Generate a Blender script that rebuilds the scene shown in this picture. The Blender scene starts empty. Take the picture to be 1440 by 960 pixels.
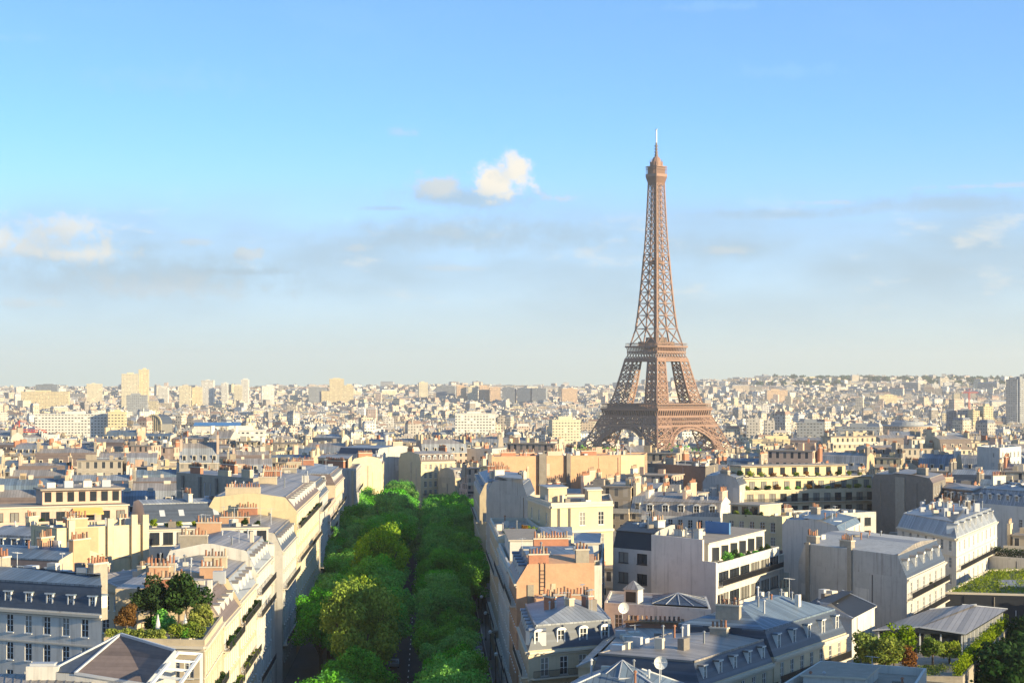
import bpy, math, random
import numpy as np
from mathutils import Vector

# ------------------------------------------------------------------ camera, light, sky, exposure
SC = bpy.context.scene
COL = SC.collection
F, EYE, HZ = 2630.0, 50.0, 548.0
cam_d = bpy.data.cameras.new('camera')
cam = bpy.data.objects.new('camera', cam_d)
COL.objects.link(cam)
cam.location = (0, 0, EYE)
cam.rotation_euler = (math.radians(90), 0, 0)
cam_d.sensor_width = 36.0
cam_d.lens = F / 1440 * 36.0
cam_d.shift_y = (HZ - 480) / 1440.0
cam_d.clip_start = 1.0
cam_d.clip_end = 60000.0
SC.camera = cam

SUN_EL, SUN_AZ = 13.0, 120.0            # azimuth clockwise from the view direction (+Y)
se, sa = math.radians(SUN_EL), math.radians(SUN_AZ)
sun_dir = Vector((math.sin(sa) * math.cos(se), math.cos(sa) * math.cos(se), math.sin(se)))
sun_d = bpy.data.lights.new('sun', 'SUN')
sun_d.energy = 4.3
sun_d.angle = math.radians(0.5)
sun_d.color = (1.0, 0.82, 0.50)
sun = bpy.data.objects.new('sun', sun_d)
COL.objects.link(sun)
sun.location = (400, -200, 300)
sun.rotation_euler = (-sun_dir).to_track_quat('-Z', 'Y').to_euler()

SC.view_settings.view_transform = 'Standard'
SC.view_settings.look = 'None'
SC.view_settings.gamma = 1.0
SC.view_settings.use_curve_mapping = False
SC.view_settings.exposure = 1.48
SC.render.engine = 'CYCLES'
SC.cycles.use_denoising = True
SC.cycles.max_bounces = 5
SC.cycles.diffuse_bounces = 3
SC.cycles.glossy_bounces = 2
SC.cycles.transmission_bounces = 2
SC.cycles.volume_bounces = 0
SC.cycles.transparent_max_bounces = 4
SC.cycles.use_fast_gi = False


class NT:
    """small helper to write node graphs"""
    def __init__(s, tree):
        s.t = tree
    def n(s, typ, **kw):
        nd = s.t.nodes.new(typ)
        for k, v in kw.items():
            if k == 'ins':
                for i, val in v.items():
                    s.set(nd, i, val)
            else:
                setattr(nd, k, v)
        return nd
    def set(s, nd, i, val):
        sock = nd.inputs[i]
        if hasattr(val, 'is_output'):
            s.t.links.new(val, sock)
        else:
            sock.default_value = val
    def m(s, op, a, b=None, c=None, clamp=False):
        nd = s.t.nodes.new('ShaderNodeMath')
        nd.operation = op
        nd.use_clamp = clamp
        for i, v in enumerate((a, b, c)):
            if v is not None:
                s.set(nd, i, v)
        return nd.outputs[0]
    def mix(s, fac, a, b, blend='MIX'):
        nd = s.t.nodes.new('ShaderNodeMix')
        nd.data_type = 'RGBA'
        nd.blend_type = blend
        s.set(nd, 0, fac)
        s.set(nd, 6, a)
        s.set(nd, 7, b)
        return nd.outputs[2]
    def ss(s, x, lo, hi):
        nd = s.t.nodes.new('ShaderNodeMapRange')
        nd.interpolation_type = 'SMOOTHSTEP'
        s.set(nd, 0, x)
        nd.inputs[1].default_value = lo
        nd.inputs[2].default_value = hi
        return nd.outputs[0]
    def noise(s, vec, scale, detail=4, rough=0.55):
        nd = s.t.nodes.new('ShaderNodeTexNoise')
        s.set(nd, 'Vector', vec)
        nd.inputs['Scale'].default_value = scale
        nd.inputs['Detail'].default_value = detail
        nd.inputs['Roughness'].default_value = rough
        return nd.outputs[0]


def c4(c):
    return (c[0], c[1], c[2], 1.0)


def make_world():
    w = bpy.data.worlds.new('World')
    SC.world = w
    w.use_nodes = True
    w.node_tree.nodes.clear()
    g = NT(w.node_tree)
    out = g.n('ShaderNodeOutputWorld')
    bg = g.n('ShaderNodeBackground')
    bg.inputs[1].default_value = 0.15
    g.t.links.new(bg.outputs[0], out.inputs[0])
    tc = g.n('ShaderNodeTexCoord')
    sep = g.n('ShaderNodeSeparateXYZ', ins={0: tc.outputs['Generated']})
    x, y, z = sep.outputs
    el = g.m('ARCSINE', z)
    az = g.m('ARCTAN2', x, y)
    zz = g.m('ADD', g.m('MULTIPLY', z, 3.0), 0.06)
    cmb = g.n('ShaderNodeCombineXYZ', ins={0: x, 1: y, 2: zz})
    nrm = g.n('ShaderNodeVectorMath', operation='NORMALIZE', ins={0: cmb.outputs[0]})
    sky = g.n('ShaderNodeTexSky')
    sky.sky_type = 'NISHITA'
    sky.sun_disc = False
    sky.sun_elevation = se
    sky.sun_rotation = sa
    sky.altitude = 100
    sky.air_density = 1.0
    sky.dust_density = 0.6
    sky.ozone_density = 3.0
    g.t.links.new(nrm.outputs[0], sky.inputs[0])
    hsv = g.n('ShaderNodeHueSaturation', ins={'Saturation': 0.95, 'Value': 1.0, 'Color': sky.outputs[0]})
    base = g.mix(1.0, hsv.outputs[0], SKY_TINT, 'MULTIPLY')
    # pale moist air low over the horizon
    low = g.m('SUBTRACT', 1.0, g.ss(el, 0.0, 0.15))
    base = g.mix(g.m('MULTIPLY', low, 0.9), base, HORIZON)
    # ---- clouds, all laid out by direction (azimuth, elevation) on the sky itself
    px = g.m('MULTIPLY_ADD', az, 2600.0 / 100, 7.2)             # hundreds of "pixels" along the horizon
    py = g.m('MULTIPLY', el, 2630.0 / 100)                      # same unit upwards
    v = g.n('ShaderNodeCombineXYZ', ins={0: px, 1: py}).outputs[0]
    vs = g.n('ShaderNodeCombineXYZ', ins={0: g.m('MULTIPLY', px, 0.32), 1: py, 2: 3.3}).outputs[0]
    nz = g.noise(v, 3.4, 9, 0.62)
    nz2 = g.noise(v, 1.3, 4, 0.5)
    nstr = g.noise(vs, 1.3, 5, 0.5)
    # grey-blue stratus veil
    band = g.m('MULTIPLY', g.ss(py, 0.35, 1.7), g.m('SUBTRACT', 1.0, g.ss(py, 2.1, 3.0)))
    veil = g.m('MULTIPLY', band, g.ss(nstr, 0.24, 0.78))
    base = g.mix(g.m('MULTIPLY', veil, 0.75), base, VEIL)
    # thin lit streaks inside the veil
    nst2 = g.noise(g.n('ShaderNodeCombineXYZ', ins={0: g.m('MULTIPLY', px, 0.4), 1: py, 2: 9.1}).outputs[0], 2.6, 6, 0.62)
    stk = g.m('MULTIPLY', band, g.ss(nst2, 0.55, 0.74))
    base = g.mix(g.m('MULTIPLY', stk, 0.42), base, CLOUD_LIT)
    # high thin wisps
    nw = g.noise(g.n('ShaderNodeCombineXYZ', ins={0: g.m('MULTIPLY', px, 0.45), 1: g.m('MULTIPLY_ADD', px, 0.18, py), 2: 5.0}).outputs[0], 0.9, 6, 0.6)
    hi = g.m('MULTIPLY', g.ss(nw, 0.5, 0.8), g.ss(py, 2.2, 3.6))
    base = g.mix(g.m('MULTIPLY', hi, 0.12), base, WISP)

    # cumulus puffs: (px, py of the photo /100, half width, half height, strength, brightness)
    def puff(base, cx, cyp, rx, ry, k, col, soft=0.45, amp=3.0):
        cy = (HZ - cyp * 100) / 100.0
        dx = g.m('DIVIDE', g.m('SUBTRACT', px, cx), rx)
        dy = g.m('DIVIDE', g.m('SUBTRACT', py, cy), ry)
        # flatter base: distances below the centre count more
        dyb = g.m('MULTIPLY', dy, g.m('ADD', 1.0, g.m('MULTIPLY', g.m('LESS_THAN', dy, 0.0), 0.5)))
        r = g.m('SQRT', g.m('ADD', g.m('MULTIPLY', dx, dx), g.m('MULTIPLY', dyb, dyb)))
        f = g.m('SUBTRACT', g.m('MULTIPLY_ADD', g.m('SUBTRACT', nz, 0.5), (1.3 if col is VEIL else amp) if k < .9 else 2.2, 1.0), r)
        a = g.ss(f, 0.0, soft)
        # lit from the right: the right and upper side of the puff is brighter
        lit = g.ss(g.m('ADD', g.m('MULTIPLY', dx, 0.35), g.m('MULTIPLY_ADD', dy, 0.6, g.m('MULTIPLY', g.m('SUBTRACT', nz2, 0.5), 1.2))), -0.85, 0.15)
        cc = g.mix(lit, CLOUD_SHADE, col)
        return g.mix(g.m('MULTIPLY', a, k), base, cc)
    for cx, cyp, rx, ry, k, col, soft in (
            (2.3, 3.95, 3.0, 0.55, 0.75, VEIL, 1.0),
            (6.6, 3.35, 2.6, 0.45, 0.7, VEIL, 1.0),
            (9.6, 3.55, 1.9, 0.35, 0.5, VEIL, 1.0),
            (6.55, 2.80, 1.30, 0.30, 0.70, VEIL, 0.9),
            (5.45, 2.95, 0.50, 0.06, 0.5, VEIL, 0.8),
            (6.15, 2.66, 0.5, 0.26, 0.92, CLOUD_MID, 0.8),
            (6.92, 2.66, 0.42, 0.26, 0.75, CLOUD_LIT, 0.6),
            (7.02, 2.62, 0.52, 0.42, 1.0, CLOUD_LIT, 0.75),
            (7.24, 2.44, 0.32, 0.38, 0.97, CLOUD_LIT, 0.7),
            (7.85, 2.80, 0.32, 0.10, 0.6, CLOUD_MID, 0.7),
            (0.75, 3.65, 1.70, 0.42, 0.55, VEIL, 0.9),
            (1.20, 3.30, 0.6, 0.36, 0.7, CLOUD_LIT, 1.2),
            (1.32, 3.64, 0.7, 0.22, 0.75, CLOUD_LIT, 1.0),
            (0.55, 3.58, 0.4, 0.16, 0.6, CLOUD_LIT, 0.9),
            (0.10, 3.45, 0.75, 0.42, 0.7, CLOUD_LIT, 1.0),
            (0.85, 3.5, 0.9, 0.4, 0.6, CLOUD_MID, 1.0),
            (2.4, 4.1, 1.6, 0.3, 0.4, CLOUD_MID, 1.0),
            (3.60, 3.62, 0.26, 0.12, 0.7, CLOUD_MID, 0.6),
            (3.45, 3.85, 0.9, 0.10, 0.6, VEIL, 0.8),
            (2.85, 3.45, 0.40, 0.07, 0.5, CLOUD_MID, 0.8),
            (0.60, 4.32, 0.55, 0.12, 0.5, CLOUD_MID, 0.8),
            (5.05, 3.50, 0.22, 0.08, 0.45, CLOUD_MID, 0.8),
            (6.30, 3.78, 0.6, 0.07, 0.4, CLOUD_MID, 0.8),
            (10.15, 3.55, 0.34, 0.10, 0.6, CLOUD_MID, 0.8),
            (13.2, 2.95, 1.9, 0.22, 0.6, VEIL, 0.9),
            (10.9, 3.05, 1.4, 0.14, 0.5, VEIL, 0.9),
            (13.6, 2.72, 1.1, 0.06, 0.5, CLOUD_MID, 0.8),
            (11.5, 2.90, 0.5, 0.06, 0.4, CLOUD_MID, 0.8),
            (5.72, 1.90, 0.26, 0.11, 0.4, CLOUD_MID, 0.9),
            (10.0, 0.20, 1.1, 0.10, 0.22, WISP, 0.9),
            (11.0, 1.10, 0.9, 0.16, 0.22, WISP, 0.9),
            (0.3, 0.75, 0.9, 0.09, 0.22, WISP, 0.9),
            (2.55, 1.25, 1.6, 0.3, 0.18, WISP, 0.9)):
        base = puff(base, cx, cyp, rx, ry, k, col, soft)
    g.set(bg, 0, base)


# sky colours before the 0.115 background strength
SKY_TINT = (0.82, 1.10, 1.2, 1)
HORIZON = (1.50, 1.60, 1.36, 1)
VEIL = (0.98, 1.34, 1.60, 1)
CLOUD_LIT = (2.45, 2.3, 2.0, 1)
CLOUD_MID = (1.65, 1.79, 1.84, 1)
CLOUD_SHADE = (1.16, 1.49, 1.79, 1)
WISP = (1.02, 1.79, 2.6, 1)
make_world()

# ------------------------------------------------------------------ materials
MATS = {}


def pmat(name, col, rough=0.75, spec=0.3, var=0.12, scale=0.35, dirt=0.0, stripe=None, metal=0.0, bump=0.0, streak=0.0, attr=None, win=None):
    """Principled material with procedural tone variation.
    stripe=(axis, pitch, depth): seams; streak: vertical rain streaks; win=(pitch u, pitch v): small window grid in metres of the UV map"""
    if name in MATS:
        return MATS[name]
    m = bpy.data.materials.new(name)
    m.use_nodes = True
    m.node_tree.nodes.clear()
    g = NT(m.node_tree)
    out = g.n('ShaderNodeOutputMaterial')
    b = g.n('ShaderNodeBsdfPrincipled')
    g.t.links.new(b.outputs[0], out.inputs[0])
    b.inputs['Roughness'].default_value = rough
    b.inputs['Specular IOR Level'].default_value = spec
    b.inputs['Metallic'].default_value = metal
    tc = g.n('ShaderNodeTexCoord')
    ob = tc.outputs['Object']
    info = g.n('ShaderNodeObjectInfo')
    shift = g.n('ShaderNodeVectorMath', operation='MULTIPLY_ADD', ins={0: (31.0, 17.0, 5.0), 1: (1, 1, 1)})
    rnd3 = g.n('ShaderNodeCombineXYZ', ins={0: g.m('MULTIPLY', info.outputs['Random'], 50), 1: g.m('MULTIPLY', info.outputs['Random'], 31), 2: 0.0})
    vec = g.n('ShaderNodeVectorMath', operation='ADD', ins={0: ob, 1: rnd3.outputs[0]}).outputs[0]
    if attr:
        at = g.n('ShaderNodeAttribute', attribute_name=attr)
        base = at.outputs['Color']
    else:
        base = c4(col)
    n1 = g.noise(vec, scale, 6, 0.6)
    f = g.m('MULTIPLY_ADD', g.m('SUBTRACT', n1, 0.5), var * 4, 1.0)
    f = g.m('MULTIPLY', f, g.m('MULTIPLY_ADD', info.outputs['Random'], var * 0.8, 1.0 - var * 0.4))
    hv = g.n('ShaderNodeHueSaturation', ins={'Color': base, 'Value': f})
    base = hv.outputs[0]
    if dirt:
        n2 = g.noise(vec, scale * 3.1, 5, 0.65)
        base = g.mix(g.m('MULTIPLY', g.ss(n2, 0.5, 0.75), dirt), base, (0.09, 0.075, 0.06, 1))
    if streak:
        mp = g.n('ShaderNodeMapping', ins={0: vec, 3: (1.6, 1.6, 0.09)})
        n3 = g.noise(mp.outputs[0], 1.0, 5, 0.65)
        base = g.mix(g.m('MULTIPLY', g.ss(n3, 0.5, 0.78), streak), base, (0.10, 0.085, 0.07, 1))
    if stripe:
        ax, pitch, dep = stripe
        sp = g.n('ShaderNodeSeparateXYZ', ins={0: ob})
        t = g.m('FRACT', g.m('DIVIDE', sp.outputs[ax], pitch))
        line = g.m('LESS_THAN', t, 0.13)
        base = g.mix(g.m('MULTIPLY', line, dep), base, (col[0] * 0.35, col[1] * 0.35, col[2] * 0.35, 1))
        # sheets differ a little in tone
        cell = g.n('ShaderNodeTexWhiteNoise', noise_dimensions='1D', ins={'W': g.m('FLOOR', g.m('DIVIDE', sp.outputs[ax], pitch))})
        hv2 = g.n('ShaderNodeHueSaturation', ins={'Color': base, 'Value': g.m('MULTIPLY_ADD', cell.outputs[0], 0.45, 0.78)})
        base = hv2.outputs[0]
    if win:
        uv = g.n('ShaderNodeSeparateXYZ', ins={0: tc.outputs['UV']})
        u, v = uv.outputs[0], uv.outputs[1]
        fu, fv = g.m('FRACT', g.m('DIVIDE', u, win[0])), g.m('FRACT', g.m('DIVIDE', v, win[1]))
        mu = g.m('LESS_THAN', g.m('ABSOLUTE', g.m('SUBTRACT', fu, 0.5)), win[2] if len(win) > 2 else 0.21)
        mv = g.m('LESS_THAN', g.m('ABSOLUTE', g.m('SUBTRACT', fv, 0.5)), win[3] if len(win) > 3 else 0.30)
        ok = g.m('GREATER_THAN', u, 0.0)
        mk = g.m('MULTIPLY', g.m('MULTIPLY', mu, mv), ok)
        cid = g.n('ShaderNodeCombineXYZ', ins={0: g.m('FLOOR', g.m('DIVIDE', u, win[0])), 1: g.m('FLOOR', g.m('DIVIDE', v, win[1])), 2: info.outputs['Random']})
        wn = g.n('ShaderNodeTexWhiteNoise', noise_dimensions='3D', ins={'Vector': cid.outputs[0]})
        gl = g.mix(g.ss(wn.outputs[0], 0.55, 1.0), (0.035, 0.04, 0.05, 1), (0.22, 0.2, 0.17, 1))
        mu2 = g.m('LESS_THAN', g.m('ABSOLUTE', g.m('SUBTRACT', fu, 0.5)), (win[2] if len(win) > 2 else 0.21) + .05)
        mv2 = g.m('LESS_THAN', g.m('ABSOLUTE', g.m('SUBTRACT', fv, 0.5)), (win[3] if len(win) > 3 else 0.30) + .05)
        sur = g.m('MULTIPLY', g.m('MULTIPLY', mu2, mv2), ok)
        light = g.n('ShaderNodeHueSaturation', ins={'Color': base, 'Value': 1.22, 'Saturation': .85})
        base = g.mix(sur, base, light.outputs[0])
        band = g.m('MULTIPLY', g.m('LESS_THAN', fv, .06), ok)
        base = g.mix(g.m('MULTIPLY', band, .5), base, light.outputs[0])
        mk = g.m('MULTIPLY', mk, g.m('GREATER_THAN', wn.outputs[0], .07))
        base = g.mix(mk, base, gl)
        b.inputs['Roughness'].default_value = rough
        g.set(b, 'Roughness', g.m('SUBTRACT', rough, g.m('MULTIPLY', mk, 0.5)))
    g.set(b, 'Base Color', base)
    if bump:
        nb = g.noise(vec, 2.2, 4, 0.6)
        bp = g.n('ShaderNodeBump', ins={'Strength': bump, 'Distance': 0.2, 'Height': nb})
        g.t.links.new(bp.outputs[0], b.inputs['Normal'])
    MATS[name] = m
    return m


def leaf_mat(name, dark, light, trans=0.25):
    m = bpy.data.materials.new(name)
    m.use_nodes = True
    m.node_tree.nodes.clear()
    g = NT(m.node_tree)
    out = g.n('ShaderNodeOutputMaterial')
    at = g.n('ShaderNodeAttribute', attribute_name='tone')
    info = g.n('ShaderNodeObjectInfo')
    f = g.m('ADD', g.m('MULTIPLY', at.outputs['Fac'], 0.8), g.m('MULTIPLY', info.outputs['Random'], 0.3), clamp=True)
    col = g.mix(f, c4(dark), c4(light))
    hs = g.n('ShaderNodeHueSaturation', ins={'Hue': g.m('MULTIPLY_ADD', g.m('FRACT', g.m('MULTIPLY', info.outputs['Random'], 7.3)), 0.03, 0.488), 'Saturation': g.m('MULTIPLY_ADD', g.m('FRACT', g.m('MULTIPLY', info.outputs['Random'], 3.7)), 0.22, 0.88), 'Value': g.m('MULTIPLY_ADD', g.m('FRACT', g.m('MULTIPLY', info.outputs['Random'], 5.1)), 0.5, 1.0), 'Color': col})
    col = hs.outputs[0]
    d = g.n('ShaderNodeBsdfDiffuse', ins={0: col})
    tl = g.n('ShaderNodeBsdfTranslucent', ins={0: col})
    mx = g.n('ShaderNodeMixShader', ins={0: trans})
    g.t.links.new(d.outputs[0], mx.inputs[1])
    g.t.links.new(tl.outputs[0], mx.inputs[2])
    g.t.links.new(mx.outputs[0], out.inputs[0])
    MATS[name] = m
    return m


M = {}
M['cream'] = pmat('cream_stone', (0.48, 0.39, 0.265), var=0.15, dirt=0.22, streak=0.26)
M['yellow'] = pmat('yellow_render', (0.56, 0.45, 0.27), var=0.09, dirt=0.11, streak=0.22)
M['white'] = pmat('white_render', (0.52, 0.49, 0.44), var=0.09, dirt=0.14, streak=0.50)
M['pale'] = pmat('pale_grey_render', (0.40, 0.38, 0.35), var=0.12, dirt=0.18, streak=0.70)
M['stone'] = pmat('grey_stone', (0.29, 0.255, 0.205), var=0.16, scale=0.9, dirt=0.28, streak=0.25, bump=0.25)
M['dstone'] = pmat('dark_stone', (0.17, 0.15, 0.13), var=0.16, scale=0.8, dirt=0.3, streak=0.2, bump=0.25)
M['orange'] = pmat('orange_brick_wall', (0.46, 0.27, 0.16), var=0.12, scale=0.7, dirt=0.12, streak=0.12, bump=0.2)
M['brick'] = pmat('red_brick', (0.34, 0.15, 0.09), var=0.15, scale=1.2, dirt=0.2, bump=0.2)
M['pink'] = pmat('pink_render', (0.50, 0.35, 0.27), var=0.12, dirt=0.18, streak=0.26)
M['trim'] = pmat('pale_trim', (0.50, 0.44, 0.35), var=0.06, dirt=0.1)
M['zinc'] = pmat('zinc_sheet', (0.225, 0.24, 0.262), rough=0.5, spec=0.35, var=0.10, stripe=(0, 0.66, 0.8), dirt=0.3)
M['zincb'] = pmat('blue_zinc_sheet', (0.12, 0.16, 0.205), rough=0.5, spec=0.35, var=0.12, stripe=(0, 0.66, 0.75), dirt=0.35)
M['zincw'] = pmat('warm_zinc_sheet', (0.245, 0.22, 0.20), rough=0.5, spec=0.4, var=0.10, stripe=(0, 0.66, 0.7), dirt=0.3)
M['slate'] = pmat('slate', (0.050, 0.062, 0.085), rough=0.5, spec=0.4, var=0.16, scale=1.4, stripe=(2, 0.3, 0.2))
M['slateb'] = pmat('brown_slate', (0.13, 0.10, 0.09), rough=0.6, spec=0.3, var=0.16, scale=1.4, stripe=(2, 0.3, 0.25))
M['black'] = pmat('black_roofing', (0.022, 0.025, 0.032), rough=0.6, var=0.2)
M['gravel'] = pmat('gravel_roof', (0.29, 0.245, 0.20), rough=0.95, var=0.16, scale=0.8, dirt=0.25)
M['terra'] = pmat('terracotta', (0.27, 0.125, 0.075), rough=0.8, var=0.2, scale=2.0)
M['terrad'] = pmat('sooty_pot', (0.12, 0.085, 0.07), rough=0.9, var=0.2, scale=2.0)
M['terrac'] = pmat('buff_pot', (0.33, 0.24, 0.16), rough=0.8, var=0.2, scale=2.0)
M['glass'] = pmat('window_glass', (0.022, 0.027, 0.035), rough=0.12, spec=0.6, var=0.2)
M['curtain'] = pmat('curtained_glass', (0.20, 0.19, 0.17), rough=0.2, spec=0.5, var=0.2)
M['frame'] = pmat('white_paint', (0.60, 0.59, 0.56), rough=0.5, var=0.05)
M['iron'] = pmat('black_iron', (0.025, 0.026, 0.03), rough=0.5, var=0.1)
M['metal'] = pmat('pale_metal', (0.38, 0.39, 0.41), rough=0.4, var=0.1)
M['wood'] = pmat('brown_timber', (0.22, 0.12, 0.06), rough=0.7, var=0.2, stripe=(0, 0.2, 0.3))
M['blue'] = pmat('blue_sheeting', (0.05, 0.17, 0.36), rough=0.5, var=0.15)
M['awning'] = pmat('ochre_awning', (0.60, 0.38, 0.12), rough=0.8, var=0.08)
M['asphalt'] = pmat('asphalt', (0.050, 0.050, 0.054), rough=0.9, var=0.12, scale=0.2)
M['pave'] = pmat('paving', (0.13, 0.125, 0.12), rough=0.9, var=0.12, scale=0.5)
M['kerb'] = pmat('granite_kerb', (0.30, 0.29, 0.28), rough=0.85, var=0.1)
M['mark'] = pmat('road_paint', (0.75, 0.75, 0.73), rough=0.7, var=0.08)
M['bark'] = pmat('bark', (0.10, 0.075, 0.055), rough=0.95, var=0.2, scale=2.0)
M['soil'] = pmat('planted_roof', (0.13, 0.14, 0.055), rough=1.0, var=0.3, scale=0.7)
M['iron_tower'] = pmat('brown_iron_paint', (0.235, 0.137, 0.098), rough=0.6, var=0.06, scale=0.05)
M['iron_dark'] = pmat('dark_brown_iron', (0.15, 0.10, 0.075), rough=0.6, var=0.06, scale=0.05)
M['red'] = pmat('red_steel', (0.45, 0.07, 0.045), rough=0.5, var=0.05)
M['leaf'] = leaf_mat('avenue_leaves', (0.019, 0.115, 0.018), (0.17, 0.41, 0.05))
M['leafs'] = leaf_mat('sunlight_tinted_leaves', (0.025, 0.105, 0.014), (0.30, 0.38, 0.04))  # avenue leaves again, with the yellow of low sun mixed into the colour
M['leaf2'] = leaf_mat('garden_leaves', (0.05, 0.10, 0.014), (0.25, 0.28, 0.035))
M['leafd'] = leaf_mat('dark_leaves', (0.010, 0.028, 0.010), (0.035, 0.065, 0.018))
M['leafr'] = leaf_mat('rusty_leaves', (0.07, 0.03, 0.012), (0.20, 0.10, 0.03))

WALLS = {  # name in words: albedo
    'cream': (0.46, 0.38, 0.27), 'warm white': (0.52, 0.465, 0.38), 'grey stone': (0.31, 0.27, 0.22),
    'buff': (0.43, 0.33, 0.22), 'pinkish': (0.45, 0.32, 0.24), 'pale grey': (0.40, 0.375, 0.345), 'yellow': (0.50, 0.41, 0.25)}
for k, c in WALLS.items():
    M['w_' + k] = pmat('wall_' + k.replace(' ', '_'), c, var=0.08, dirt=0.10, streak=0.12, win=(2.3, 3.1))
    M['p_' + k] = pmat('plain_' + k.replace(' ', '_'), (c[0] * .95, c[1] * .93, c[2] * .9), var=0.12, dirt=0.2, streak=0.25)

# ------------------------------------------------------------------ mesh helpers


class MB:
    """collects quads / prisms and links them as ONE mesh object"""
    def __init__(s):
        s.v, s.f, s.mi, s.uv = [], [], [], []

    def poly(s, pts, m=0, uv=None):
        b = len(s.v)
        s.v.extend([tuple(p) for p in pts])
        s.f.append(tuple(range(b, b + len(pts))))
        s.mi.append(m)
        s.uv.append(uv if uv else [(-5.0, 0.0)] * len(pts))

    def box(s, x0, y0, z0, x1, y1, z1, m=0, bottom=True):
        p = [(x0, y0, z0), (x1, y0, z0), (x1, y1, z0), (x0, y1, z0), (x0, y0, z1), (x1, y0, z1), (x1, y1, z1), (x0, y1, z1)]
        b = len(s.v)
        s.v.extend(p)
        fs = [(0, 1, 5, 4), (1, 2, 6, 5), (2, 3, 7, 6), (3, 0, 4, 7), (4, 5, 6, 7)]
        if bottom:
            fs.append((3, 2, 1, 0))
        for q in fs:
            s.f.append(tuple(b + i for i in q))
            s.mi.append(m)
            s.uv.append([(-5.0, 0.0)] * 4)

    def prism(s, pts, z0, z1, m=0, mtop=None):
        n = len(pts)
        for i in range(n):
            a, b = pts[i], pts[(i + 1) % n]
            s.poly([(a[0], a[1], z0), (b[0], b[1], z0), (b[0], b[1], z1), (a[0], a[1], z1)], m)
        s.poly([(p[0], p[1], z1) for p in pts], m if mtop is None else mtop)

    def bar(s, a, b, r, m=0, ends=False):
        a, b = Vector(a), Vector(b)
        d = b - a
        if d.length < 1e-6:
            return
        d.normalize()
        up = Vector((0, 0, 1)) if abs(d.z) < 0.95 else Vector((1, 0, 0))
        e = d.cross(up).normalized() * r
        f = d.cross(e).normalized() * r
        k = len(s.v)
        for c in (a, b):
            s.v.extend([tuple(c + e + f), tuple(c - e + f), tuple(c - e - f), tuple(c + e - f)])
        fs = [(0, 1, 5, 4), (1, 2, 6, 5), (2, 3, 7, 6), (3, 0, 4, 7)]
        if ends:
            fs += [(3, 2, 1, 0), (4, 5, 6, 7)]
        for q in fs:
            s.f.append(tuple(k + i for i in q))
            s.mi.append(m)
            s.uv.append([(-5.0, 0.0)] * 4)

    def cyl(s, cx, cy, z0, z1, r0, r1=None, n=8, m=0, cap=True, mcap=None):
        r1 = r0 if r1 is None else r1
        ring = [(math.cos(2 * math.pi * i / n), math.sin(2 * math.pi * i / n)) for i in range(n)]
        for i in range(n):
            a, b = ring[i], ring[(i + 1) % n]
            s.poly([(cx + a[0] * r0, cy + a[1] * r0, z0), (cx + b[0] * r0, cy + b[1] * r0, z0), (cx + b[0] * r1, cy + b[1] * r1, z1), (cx + a[0] * r1, cy + a[1] * r1, z1)], m)
        if cap:
            s.poly([(cx + a[0] * r1, cy + a[1] * r1, z1) for a in ring], m if mcap is None else mcap)

    def mesh(s, name, mats):
        me = bpy.data.meshes.new(name)
        me.from_pydata(s.v, [], s.f)
        for m in mats:
            me.materials.append(m)
        me.polygons.foreach_set('material_index', s.mi)
        ul = me.uv_layers.new(name='UVMap')
        flat = [c for q in s.uv for p in q for c in p]
        ul.data.foreach_set('uv', flat)
        me.update()
        return me

    def build(s, name, mats, parent=None, loc=(0, 0, 0), rz=0.0):
        if not isinstance(mats, (list, tuple)):
            mats = [mats]
        return link(name, s.mesh(name, mats), parent, loc, rz)


def link(name, data, parent=None, loc=(0, 0, 0), rz=0.0):
    o = bpy.data.objects.new(name, data)
    COL.objects.link(o)
    if parent is not None:
        o.parent = parent
    o.location = loc
    if rz:
        o.rotation_euler = (0, 0, rz)
    return o


LABELS = {}


def tag(o, label=None, cat=None, group=None, kind=None):
    if label:
        o['label'] = label
        LABELS.setdefault(label, []).append(o.name)
    if cat:
        o['category'] = cat
    if group:
        o['group'] = group
    if kind:
        o['kind'] = kind
    return o


def thing(name, label, cat, loc=(0, 0, 0), rz=0.0, group=None):
    return tag(link(name, None, None, loc, rz), label, cat, group)


def X(px, Y):
    """world x of photo column px at distance Y"""
    return (px - 720.0) / F * Y


def Zp(py, Y):
    """world height of photo row py at distance Y"""
    return EYE - (py - HZ) / F * Y


def smooth(t):
    t = min(1.0, max(0.0, t))
    return t * t * (3 - 2 * t)


def ground(x, Y):
    z = -25.0 * smooth((Y - 850.0) / 650.0)
    if Y > 3300:
        q = x / Y
        rise = 62 + 40 * smooth((q - 0.02) / 0.14) + 10 * math.exp(-((q + 0.03) / 0.03) ** 2)
        z += rise * smooth((Y - 3300.0) / 4200.0)
        z += 5 * math.sin(x * 0.0021) * math.sin(Y * 0.0017 + x * 0.001) * smooth((Y - 3300) / 2000)
    return z


def axis(Y):
    return -3.6 - 0.0445 * Y


ORD = ['zeroth', 'first', 'second', 'third', 'fourth', 'fifth', 'sixth', 'seventh', 'eighth', 'ninth', 'tenth', 'eleventh', 'twelfth', 'thirteenth',
       'fourteenth', 'fifteenth', 'sixteenth', 'seventeenth', 'eighteenth', 'nineteenth', 'twentieth']


def ordinal(n):
    if n < len(ORD):
        return ORD[n]
    suf = 'th' if 10 <= n % 100 <= 20 else {1: 'st', 2: 'nd', 3: 'rd'}.get(n % 10, 'th')
    return '%d%s' % (n, suf)


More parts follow.
